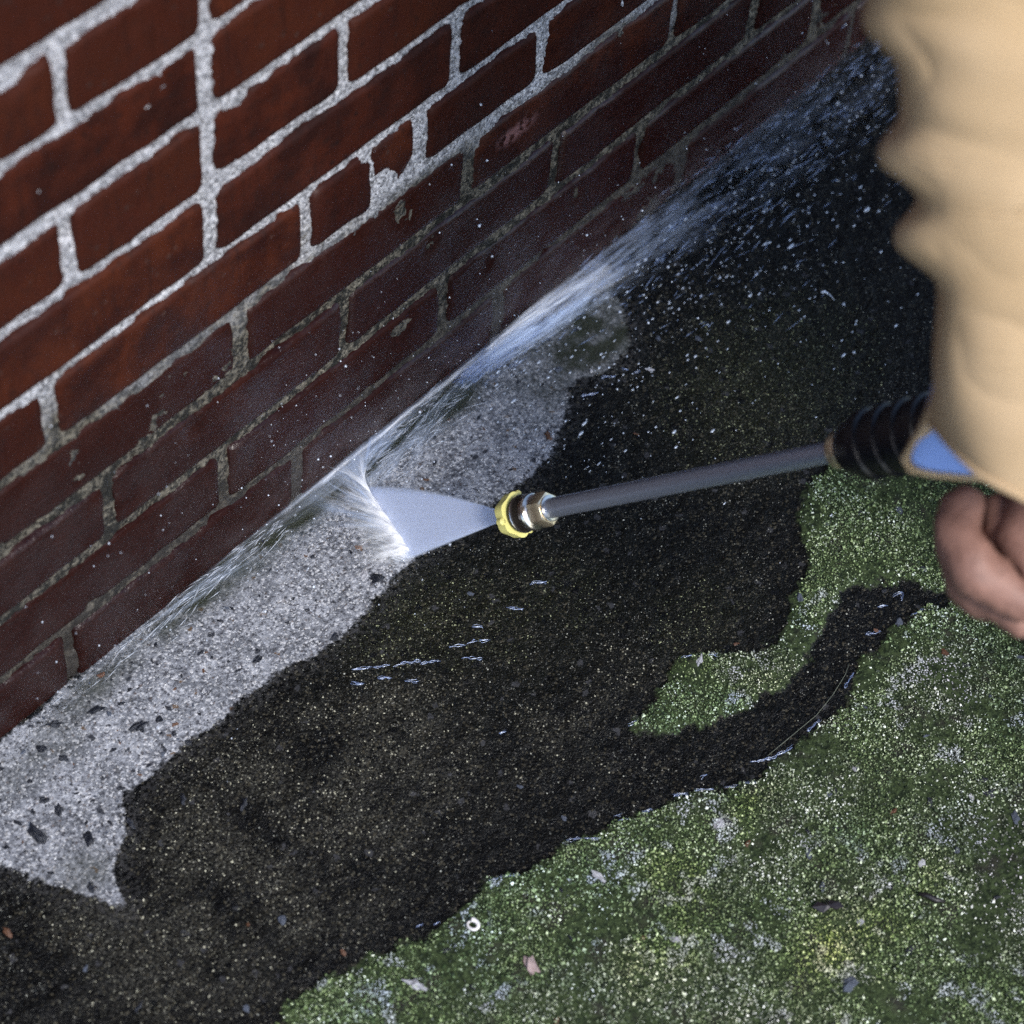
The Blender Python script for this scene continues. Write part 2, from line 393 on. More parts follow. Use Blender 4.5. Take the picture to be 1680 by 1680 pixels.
# sand and grit on the wet and washed concrete
x, y = region_points(300000, -.50, .80, -.44, .0)
z, c, mo = gz_at(x, y)
al = algae(x, y); br = browns(x, y); re = residue(x, y)
isc = c > 0
dens = np.where(isc, .16, np.clip(.035 + .55 * al + .42 * br + .16 * smooth01(fbm(x * 30, y * 30, 15, 3), .5, .7), 0, 1)) * (mo < .001)
dens = dens * np.where((x > .40) & (y > -.12), .4, 1)
keep = rng.random(len(x)) < dens
x, y, z, c, al, br, isc, re = [q[keep] for q in (x, y, z, c, al, br, isc, re)]
n = len(x); u = rng.random(n)
t_dark = np.where((al > .25)[:, None], np.array([.10, .105, .06]), np.where((br > .2)[:, None], np.array([.115, .110, .082]), np.array([.10, .10, .085]))) * np.where(u < .10, 3.6, np.where(u < .40, 1.1, .25))[:, None]  # palest tenth of the dark-zone grains painted bright as wet glints
t_clean = np.where((u < .35)[:, None], np.array([.05, .05, .055]), np.where((u < .8)[:, None], np.array([.34, .335, .33]), np.array([.55, .55, .54])))
t_clean = t_clean * (1 - .85 * re[:, None])
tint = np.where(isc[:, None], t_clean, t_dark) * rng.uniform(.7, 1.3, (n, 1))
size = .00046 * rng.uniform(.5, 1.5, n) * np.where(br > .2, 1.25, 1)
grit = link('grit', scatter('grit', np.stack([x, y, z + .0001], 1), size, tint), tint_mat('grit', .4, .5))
tag(grit, 'wet sand and grit lying on the washed and dark concrete', 'grit', kind='stuff')

# ---- stones showing in the concrete, one object each
def pebble_mesh(name, seed, mat, flat=.45):
    r = random.Random(seed)
    bm = bmesh.new(); bmesh.ops.create_icosphere(bm, subdivisions=2, radius=.5)
    o = Vector((r.random() * 9, r.random() * 9, r.random() * 9))
    sx = r.uniform(.65, 1.0); ex = r.uniform(1.0, 1.4)
    for v in bm.verts:
        f = 1 + 1.0 * mnoise.noise(v.co * 3.2 + o) + .45 * mnoise.noise(v.co * 8 + o)
        v.co = Vector((v.co.x * f * ex, v.co.y * f * sx, v.co.z * f * flat))
    me = bpy.data.meshes.new(name); bm.to_mesh(me); bm.free()
    me.materials.append(mat)
    return me
M_BLUESTONE = simple_mat('blue_black_stone', (.012, .014, .022), .32, var=.4, scale=300, bumpd=.0006)
M_BROWNSTONE = simple_mat('brown_flint', (.12, .055, .028), .4, var=.35, scale=300, bumpd=.0004)
M_WHITESTONE = simple_mat('white_quartz', (.42, .42, .45), .5, var=.25, scale=400, bumpd=.0005)
M_GREYSTONE = simple_mat('blue_grey_stone', (.085, .10, .135), .5, var=.8, scale=900, bumpd=.0014)
peb = {k: [pebble_mesh('aggregate_stone', i * 11 + q, mt, .38) for i in range(5)]
       for q, (k, mt) in enumerate(dict(d=M_BLUESTONE, b=M_BROWNSTONE, w=M_WHITESTONE, g=M_GREYSTONE).items())}
def stone(kind, x, y, s, lift=.12):
    zz = float(gz_at(np.array([x]), np.array([y]))[0][0])
    o = link('aggregate_stone', random.choice(peb[kind]), None, pavement)
    o.location = (x, y, zz + s * lift * random.uniform(.2, .8))
    o.rotation_euler = (random.uniform(-.25, .25), random.uniform(-.25, .25), random.uniform(0, 6.28))
    o.scale = (s, s * random.uniform(.6, .95), s * .8)
    return o
for (x_, y_, s_) in DARK_STONES:
    stone('d', x_, y_, s_ * .78)
for _ in range(900):
    x_, y_ = random.uniform(-.38, .25), random.uniform(-.16, -.004)
    if float(zones(np.array([x_]), np.array([y_]))[0][0]) > .003 and random.random() < (.55 if x_ < -.15 else .18):
        stone(random.choices('dbg', (7, 1.2, 1))[0], x_, y_, random.choice((.0018, .0022, .003, .0042)), .05)
    if len(pavement.children) > 120: break
n_st = 0
while n_st < 165:
    x_, y_ = random.uniform(-.42, .38), random.uniform(-.78, -.01)
    c_, m_ = [float(q[0]) for q in zones(np.array([x_]), np.array([y_]))]
    if c_ > .004:
        k = random.choices('dbwg', (6, 2, 1, 1))[0]; s_ = random.choice((.003, .004, .005, .007)); lift = .1
    elif m_ > .006:
        k = random.choices('dbwg', (6, .6, 1.5, 3.5))[0]; s_ = random.choice((.004, .004, .005, .006, .008)); lift = .10
    elif random.random() < .15:
        k = random.choices('dbwg', (1, 2, 1, 4))[0]; s_ = random.choice((.004, .005, .007)); lift = .1
    else: continue
    stone(k, x_, y_, s_, lift); n_st += 1
# ------------------------------------------------------------------ the brick wall
BH, BL, Z0 = .0667, .24, -.0058
def wet_line(x, z):
    """1 = soaked and dirty foot of the wall, 0 = dry"""
    return 1 - smooth01(z + (fbm(x * 9, z * 9, 101, 4) - .5) * .12 + .05 * smooth01(x, .05, .35), .22, .36)

SCUFF = (.2369, .2308)
def brick_material():
    t = NT('red_brick'); P = t.pos()
    oi = t.n('ObjectInfo').outputs['Random']
    z = t.sep(P)[2]; x = t.sep(P)[0]
    big = t.noise(P, 22, 5, .6); mid = t.noise(P, 130, 4, .65); fine = t.noise(P, 700, 3, .7)
    wet = t.ss(t.m('ADD', z, t.m('MULTIPLY', t.m('SUBTRACT', big, .5), .22)), .42, .14)
    c = t.mix(oi, (.052, .0112, .0052), (.026, .0066, .0045))
    c = t.mix(t.ss(big, .35, .65), c, t.mix(oi, (.015, .0042, .0034), (.072, .0165, .0062)))
    c = t.mix(t.ss(mid, .52, .72, 0, .6), c, (.011, .0042, .0033))
    c = t.mix(t.ss(fine, .60, .78, 0, .35), c, (.11, .040, .022))
    c = t.mix(t.ss(t.voro(P, 60), .17, .07, 0, .75), c, t.mix(oi, (.008, .004, .004), (.075, .038, .030)))
    dq = t.n('VectorMath', operation='DISTANCE'); t.put(dq.inputs[0], t.scalev(P, (1, .4, 2.2))); dq.inputs[1].default_value = (SCUFF[0], 0, SCUFF[1] * 2.2)
    drag = t.noise(t.scalev(P, (1, 1, .12)), 160, 3, .6)
    c = t.mix(t.ss(drag, .52, .70, 0, .45), c, (.018, .006, .0045))
    c = t.mix(t.m('MULTIPLY', wet, .88), c, t.mix(mid, (.0026, .0011, .0011), (.026, .0068, .0056)))
    c = t.mix(t.m('MULTIPLY', t.ss(t.m('ADD', dq.outputs['Value'], t.m('MULTIPLY', big, .03)), .045, .022), t.ss(mid, .40, .56)), c, (.17, .085, .085))
    ridge = t.noise(t.scalev(P, (1, 1, 3.2)), 150, 3, .6, .4)
    h = t.m('ADD', t.m('MULTIPLY', mid, .7), t.m('ADD', t.m('MULTIPLY', fine, .35), t.m('MULTIPLY', ridge, t.mixf(wet, .5, 1.5))))
    r = t.mixf(wet, t.ss(mid, .3, .7, .5, .72), t.ss(mid, .3, .7, .16, .34))
    b = t.bsdf(Base_Color=c, Roughness=r, Normal=t.bump(h, .6, .0011))
    t.put(b.inputs['Specular IOR Level'], t.mixf(wet, .14, t.ss(t.noise(P, 14, 3, .6), .40, .62, .12, .5)))
    return t.mat
def mortar_material():
    t = NT('lime_mortar'); P = t.pos()
    mid = t.noise(P, 240, 4, .65); fine = t.noise(P, 800, 2, .6); big = t.noise(P, 30, 3, .6)
    vr = t.sep(t.voro(P, 560, out='Color'))[0]; vg = t.sep(t.voro(P, 560, out='Color'))[1]
    c = t.mix(t.ss(mid, .36, .62), (.16, .16, .175), (.50, .505, .54))
    c = t.mix(t.ss(vr, .74, .90, 0, .8), c, (.05, .05, .055))
    c = t.mix(t.ss(vg, .76, .95, 0, .8), c, (.74, .74, .77))
    wetc = t.mix(t.ss(mid, .40, .62), (.014, .013, .011), (.135, .122, .097))
    wetc = t.mix(t.ss(vr, .80, .97, 0, .6), wetc, (.26, .235, .185))
    wetc = t.mix(t.ss(t.noise(P, 55, 4, .7), .48, .58, 0, .9), wetc, (.007, .007, .006))
    low = t.ss(t.m('ADD', t.sep(P)[2], t.m('MULTIPLY', t.m('SUBTRACT', big, .5), .12)), .0, .14)
    wetc = t.mix(low, t.mix(mid, (.008, .007, .007), (.050, .042, .036)), wetc)
    w = t.m('ADD', t.attr('wet'), t.m('MULTIPLY', t.m('SUBTRACT', big, .5), .7), clamp=True)
    c = t.mix(t.ss(w, .10, .85), c, wetc)
    h = t.m('ADD', t.m('MULTIPLY', mid, .9), t.m('ADD', t.m('MULTIPLY', fine, .4), t.m('MULTIPLY', vr, .25)))
    t.bsdf(Base_Color=c, Roughness=t.mixf(w, .85, .45), Normal=t.bump(h, .9, .0016))
    return t.mat
M_BRICK = brick_material(); M_MORTAR = mortar_material()

wall = bpy.data.objects.new('brick_wall', None); COL.objects.link(wall)
tag(wall, 'old red brick wall with pale mortar, soaked along its foot', 'wall')

def brick_mesh(x0, x1, z0, z1, seed, clip=None):
    """front grid with worn, rounded edges and sides running into the wall"""
    w, h = x1 - x0, z1 - z0
    nx = max(5, int(w / .009)); nz = 9
    u = np.linspace(0, 1, nx); v = np.linspace(0, 1, nz)
    # crowd rows to the edges
    ex = np.concatenate([[0, .0022 / w, .006 / w], np.linspace(.014 / w, 1 - .014 / w, int(nx * 1.5)), [1 - .006 / w, 1 - .0022 / w, 1]])
    ez = np.concatenate([[0, .0022 / h, .006 / h], np.linspace(.014 / h, 1 - .014 / h, nz - 4), [1 - .006 / h, 1 - .0022 / h, 1]])
    U, V = np.meshgrid(ex, ez)
    X = x0 + U * w; Z = z0 + V * h
    # ragged outline
    px, pz = X * 1.0, Z * 1.0
    wob = .0019
    dx0 = (fbm(pz * 60 + seed, pz * 0 + seed * 1.7, seed, 3) - .5) * wob * 2; dx1 = (fbm(pz * 60 + seed, pz * 0 + 40 + seed, seed + 5, 3) - .5) * wob * 2
    dz0 = (fbm(px * 45 + seed, px * 0 + 9.1 + seed, seed + 9, 4) - .5) * wob * 2; dz1 = (fbm(px * 45 + seed, px * 0 + 77 + seed, seed + 13, 4) - .5) * wob * 2
    X = X + dx0 * (1 - U) + dx1 * U
    Z = Z + dz0 * (1 - V) + dz1 * V
    # rounded arris: recess near the edge, more at the corners
    du = np.minimum(U, 1 - U) * w; dv = np.minimum(V, 1 - V) * h
    rr = .0024 * (0.5 + 1.3 * fbm(px * 40, pz * 40, 7 + seed, 2))
    def rec(d): q = np.clip(1 - d / rr, 0, 1); return rr * (1 - np.sqrt(np.clip(1 - q * q, 0, 1)))
    Y = rec(du) + rec(dv)
    cz_ = np.sqrt(du ** 2 + dv ** 2); Y = Y + np.clip(1 - cz_ / .008, 0, 1) ** 2 * .004
    Y = Y + (fbm(px * 30, pz * 30, 3 + seed, 4) - .5) * .0012
    lump = np.clip(fbm(px * 28, pz * 28, 23 + seed, 3) - .74, 0, 1) * .02
    Y = Y + lump
    rc = random.Random(seed * 3 + 1)
    if z0 > .15 and rc.random() < .3:                    # knocked-off corners and edges
        for _ in range(rc.choice((1, 1, 2))):
            cxx = rc.choice((x0, x1, rc.uniform(x0, x1))); czz = rc.choice((z0, z1)); rad = rc.uniform(.005, .013)
            dd = np.hypot((X - cxx) / rc.uniform(1., 2.2), Z - czz) + (fbm(px * 160, pz * 160, seed + 3, 2) - .5) * .006
            Y = Y + smooth01(rad - dd, 0, rad * .7) * .007
    if clip is not None:
        Y = Y + clip(X, Z)
    tl = random.Random(seed); Y = Y + tl.uniform(-.0012, .0012) + (U - .5) * tl.uniform(-.0015, .0015)
    ny_, nx_ = U.shape
    verts = np.stack([X.ravel(), Y.ravel(), Z.ravel()], 1)
    faces = grid_faces(nx_, ny_)
    ring = list(range(nx_)) + [r * nx_ + nx_ - 1 for r in range(1, ny_)] + [(ny_ - 1) * nx_ + c for c in range(nx_ - 2, -1, -1)] + [r * nx_ for r in range(ny_ - 2, 0, -1)]
    bk = verts[ring].copy(); bk[:, 1] = .03
    base = len(verts); n = len(ring)
    verts = np.concatenate([verts, bk])
    sf = np.array([(ring[i], base + i, base + (i + 1) % n, ring[(i + 1) % n]) for i in range(n)])
    return np_mesh('brick', verts, np.concatenate([faces, sf]), True)

JOINTS = {0: [-.71, -.47, -.235, 0.0, .232, .472, .712, .952],
 1: [-.798, -.558, -.318, -.078, .163, .403, .643, .883],
 2: [-.669, -.429, -.189, .049, .290, .544, .784, 1.02],
 3: [-.778, -.538, -.298, -.057, .182, .427, .667, .907],
 4: [-.711, -.471, -.231, .0085, .0745, .125, .258, .498, .738, .978],
 5: [-.80, -.56, -.322, -.083, .160, .40, .64, .88],
 6: [-.683, -.443, -.203, -.083, .044, .284, .524, .764, 1.0],
 7: [-.80, -.56, -.322, -.083, .160, .40, .64, .88],
 8: [-.678, -.438, -.198, -.083, .044, .284, .524, .764, 1.0]}
for k in range(9, 14):
    JOINTS[k] = [(-.80 if k % 2 else -.68) + .24 * i for i in range(8)]
GAP = .0108
def worn_clip(X, Z):
    """the broken, half round end of the bat in the fifth course"""
    a = np.hypot((X - .080) / 1.0, (Z - .272) / 1.0); b = np.hypot(X - .128, Z - .268)
    return smooth01(a, .024, .010) * .012 + smooth01(b, .022, .008) * .012
for k, js in JOINTS.items():
    z0 = Z0 + BH * k; z1 = z0 + BH
    for i in range(len(js) - 1):
        xa, xb = js[i], js[i + 1]
        s = k * 37 + i * 5 + 3
        r = random.Random(s)
        ga = GAP * r.uniform(.42, .60); gb = GAP * r.uniform(.42, .60)
        if abs(xa + .083) < .001: ga = GAP * .55
        if abs(xa - .0745) < .001: ga = .0012
        if abs(xb - .0745) < .001: gb = .0012
        if abs(xa - .125) < .001: ga = GAP * .75
        if abs(xb - .125) < .001: gb = GAP * .6
        zb = GAP * r.uniform(.40, .56); zt = GAP * r.uniform(.40, .56)
        if k == 4 and xa > .1 and xa < .2: zb = GAP * .95
        if k == 8: zt = GAP * .75
        me = brick_mesh(xa + ga, xb - gb, max(z0 + zb, -.006) if k else -.006, z1 - zt, s, worn_clip if (k == 4 and abs(xa - .0745) < .001) else None)
        link('brick', me, M_BRICK, wall)

# mortar: one bed behind the brick faces, struck unevenly, smeared over some arrises
mx = np.arange(-.62, .98, .0026); mzz = np.arange(-.012, .86, .0026)
MX, MZ = np.meshgrid(mx, mzz)
a, b = MX.ravel(), MZ.ravel()
my = .0028 + (fbm(a * 40, b * 40, 201, 3) - .5) * .004 + (fbm(a * 260, b * 260, 203, 2) - .5) * .0028
my = my - .0010 * wet_line(a, b)
my = my - .0022 * gauss(a, b, .126, .296, .012, .026) - .0030 * gauss(a, b, .20, .2605, .07, .0075) - .0012 * gauss(a, b, .245, .30, .02, .03)
my = np.maximum(my, .0006 + .0010 * fbm(a * 50, b * 50, 215, 2))
my = my + .006 * np.clip(fbm(a * 34, b * 34, 211, 3) - .60, 0, 1) / .4
me = np_mesh('mortar', np.stack([a, my, b], 1), grid_faces(len(mx), len(mzz))[:, ::-1], True)
wl = wet_line(a, b)
wl = np.clip(wl - .9 * gauss(a, b, .19, .30, .09, .035) - .5 * gauss(a, b, .06, .265, .06, .03), 0, 1)
set_attr(me, 'wet', wl)
link('mortar', me, M_MORTAR, wall)

# the rest of the wall above and to both sides (out of the picture): same bond, joined
def box(bm, x0, x1, y0, y1, z0, z1):
    vs = [bm.verts.new(c) for c in ((x0, y0, z0), (x1, y0, z0), (x1, y1, z0), (x0, y1, z0), (x0, y0, z1), (x1, y0, z1), (x1, y1, z1), (x0, y1, z1))]
    for f in ((0, 1, 5, 4), (1, 2, 6, 5), (2, 3, 7, 6), (3, 0, 4, 7), (4, 5, 6, 7), (3, 2, 1, 0)):
        bm.faces.new([vs[i] for i in f])
bm = bmesh.new()
for k in range(0, 44):
    z0 = Z0 + BH * k
    js = JOINTS.get(k)
    lo, hi = (js[0], js[-1]) if js else (-.80 - (.12 if k % 2 else 0),) * 2
    spans = [lo - .24 * (i + 1) for i in range(24)] + [hi + .24 * i for i in range(24 if js else 31)]
    for xa in spans:
        if xa > 5.6 or xa < -6.4: continue
        box(bm, xa + .006, xa + .234, random.uniform(-.001, .001), .03, z0 + .006 if k else -.01, z0 + BH - .006)
me = bpy.data.meshes.new('brickwork'); bm.to_mesh(me); bm.free()
link('brickwork', me, M_BRICK, wall)['kind'] = 'stuff'
bm = bmesh.new()
box(bm, -6.5, 5.9, .012, .24, -.05, Z0 + BH * 44 + .02)
me = bpy.data.meshes.new('wall_core'); bm.to_mesh(me); bm.free()
set_attr(me, 'wet', np.zeros(len(me.vertices)))
link('wall_core', me, M_MORTAR, wall)
# ------------------------------------------------------------------ pressure washer lance
LA = Vector((.03852, -.16882, .08891)); LB = Vector((.09140, -.39465, .31072))
LD = (LB - LA).normalized()
lance = bpy.data.objects.new('pressure_washer_lance', None); COL.objects.link(lance)
lance.matrix_world = Matrix.Translation(LA + LD * .009) @ LD.to_track_quat('Z', 'Y').to_matrix().to_4x4()
tag(lance, 'grey steel pressure washer lance with yellow nozzle and black ribbed grip', 'pressure washer')
def lathe(name, prof, mat, parent, seg=32, shape=None):
    """prof: (z, r) pairs; shape(angle) scales the radius"""
    n = len(prof); V = []; F = []
    for z, r in prof:
        for i in range(seg):
            a = 2 * math.pi * i / seg
            q = r * (shape(a) if shape else 1)
            V.append((q * math.cos(a), q * math.sin(a), z))
    for j in range(n - 1):
        for i in range(seg):
            F.append((j * seg + i, j * seg + (i + 1) % seg, (j + 1) * seg + (i + 1) % seg, (j + 1) * seg + i))
    me = np_mesh(name, V, F, False)
    bm = bmesh.new(); bm.from_mesh(me)
    bm.verts.ensure_lookup_table()
    bm.faces.new([bm.verts[i] for i in range(seg)][::-1]); bm.faces.new([bm.verts[(n - 1) * seg + i] for i in range(seg)])
    for f in bm.faces: f.smooth = True
    bmesh.ops.recalc_face_normals(bm, faces=bm.faces)
    for e in bm.edges:
        if len(e.link_faces) == 2 and e.calc_face_angle(0) > .5: e.smooth = False
    bm.to_mesh(me); bm.free()
    return link(name, me, mat, parent)

M_YELLOW = simple_mat('yellow_plastic', (.76, .70, .24), .5, var=.08, scale=300)
M_BRASS = simple_mat('plated_brass', (.76, .64, .44), .22, .85, var=.12, scale=400, bumpd=.0002)
M_STEEL = simple_mat('bright_steel', (.66, .62, .56), .18, 1.0, var=.1, scale=400, bumpd=.0002)
M_TUBE = simple_mat('galvanised_tube', (.42, .46, .56), .24, .75, var=.16, scale=700, bumpd=.0004)
M_DARKRING = simple_mat('dark_steel', (.055, .045, .038), .40, .6, var=.3, scale=500, bumpd=.0003)
M_BLACK = simple_mat('black_rubber', (.005, .0055, .009), .33, var=.3, scale=500, bumpd=.0003)

nozzle = lathe('nozzle', [(-.0035, .0030), (-.0035, .0070), (-.0022, .0115), (.0015, .0155), (.0095, .0164), (.0098, .0164)], M_YELLOW, lance, 48,
               lambda a: 1 + .055 * math.cos(6 * a))
for q in range(3):                                       # moulded lugs on the collar
    a = math.radians(35 + 120 * q)
    lug = lathe('lug', [(0, .0012), (.0004, .0026), (.0045, .0028), (.0058, .0018)], M_YELLOW, nozzle, 14)
    lug.location = (math.cos(a) * .0160, math.sin(a) * .0160, .0040)
orifice = lathe('orifice', [(-.0042, .0012), (-.0042, .0028), (-.003, .0030)], M_STEEL, nozzle, 16)
lathe('gasket', [(.0100, .0122), (.0136, .0126)], M_BLACK, lance, 36)
kn = lathe('locking_collar', [(.0138, .0128), (.0141, .0139), (.0152, .0141), (.0160, .0136), (.0164, .0133), (.0225, .0133), (.0228, .0138)], M_DARKRING, lance, 72,
           lambda a: 1 + .010 * math.cos(36 * a))
lathe('collar_rim', [(.0138, .0140), (.0142, .0143), (.0150, .0143), (.0154, .0140)], M_STEEL, lance, 72, lambda a: 1 + .008 * math.cos(36 * a))
lathe('flange', [(.0230, .0128), (.0233, .0138), (.0262, .0140), (.0276, .0133), (.0284, .0116), (.0296, .0104), (.0302, .0104)], M_STEEL, lance, 48)
def hexa(a):
    s = math.pi / 3; d = (a % s) - s / 2
    return math.cos(s / 2) / math.cos(d)
nut = lathe('hex_nut', [(.0302, .0098), (.0306, .0122), (.0322, .0130), (.0415, .0130), (.0430, .0122), (.0434, .0098)], M_BRASS, lance, 60, hexa)
lathe('nut_washer', [(.0434, .0084), (.0436, .0098), (.0444, .0098), (.0448, .0084)], M_STEEL, lance, 36)
lathe('tube', [(.0448, .00745), (.10, .00745), (.20, .00745), (.322, .00745)], M_TUBE, lance, 32)
lathe('ferrule', [(.3120, .0082), (.3125, .0118), (.3160, .0126), (.3185, .0128), (.3215, .0120)], M_BRASS, lance, 24)
prof = [(.3195, .0095), (.3205, .0130), (.3235, .0162), (.3300, .0192), (.3370, .0208)]
z = .338
for i in range(5):
    prof += [(z, .0212 + .0006 * i), (z + .0012, .0232 + .0006 * i), (z + .0078, .0236 + .0006 * i), (z + .0092, .0214 + .0006 * i), (z + .0142, .0214 + .0006 * i)]
    z += .0160
prof += [(z, .0235), (z + .02, .0235), (z + .03, .019)]
grip = lathe('grip', prof, M_BLACK, lance, 48)
for q, (zz, a0) in enumerate(((.352, 200), (.3645, 190), (.377, 185), (.3895, 180))):
    pass
# trigger gun behind the grip, mostly hidden by the sleeve
bm = bmesh.new()
def tube_bm(bm, pts, rad, seg=12):
    pts = [Vector(p) for p in pts]; rings = []
    for i, p in enumerate(pts):
        d = (pts[min(i + 1, len(pts) - 1)] - pts[max(i - 1, 0)]).normalized()
        q = d.to_track_quat('Z', 'Y')
        r = rad[i] if isinstance(rad, (list, tuple)) else rad
        rings.append([bm.verts.new(p + q @ Vector((r * math.cos(2 * math.pi * k / seg), r * math.sin(2 * math.pi * k / seg), 0))) for k in range(seg)])
    for a, b in zip(rings, rings[1:]):
        for k in range(seg):
            bm.faces.new((a[k], a[(k + 1) % seg], b[(k + 1) % seg], b[k]))
    bm.faces.new(rings[0][::-1]); bm.faces.new(rings[-1])
    for f in bm.faces: f.smooth = True
LI = lance.matrix_world.inverted()
def lw(p): return LI @ Vector(p)
GRIP_TOP = LA + LD * .455
def bm_obj(name, bm, mat, parent):
    me = bpy.data.meshes.new(name); bm.to_mesh(me); bm.free()
    return link(name, me, mat, parent)
tube_bm(bm, [(0, 0, .40), (0, 0, .43), (0, 0, .47), (0, 0, .53), (0, 0, .55)], [.017, .021, .023, .021, .012], 20)
bm_obj('gun_body', bm, M_BLACK, lance)
PG0 = LA + LD * .47 + CR * .012; PG1 = Vector((.018, -.600, .372))
bm = bmesh.new(); tube_bm(bm, [lw(PG0), lw(PG0.lerp(PG1, .3)), lw(PG0.lerp(PG1, .7)), lw(PG1)], [.017, .0155, .016, .019], 16)
bm_obj('pistol_grip', bm, M_BLACK, lance)
bm = bmesh.new(); tube_bm(bm, [lw(PG0 + Vector((0, .03, -.015))), lw(PG0.lerp(PG1, .35) + Vector((0, .028, 0))), lw(PG0.lerp(PG1, .6) + Vector((0, .022, 0)))], [.004, .005, .004], 10)
bm_obj('trigger', bm, M_DARKRING, lance)
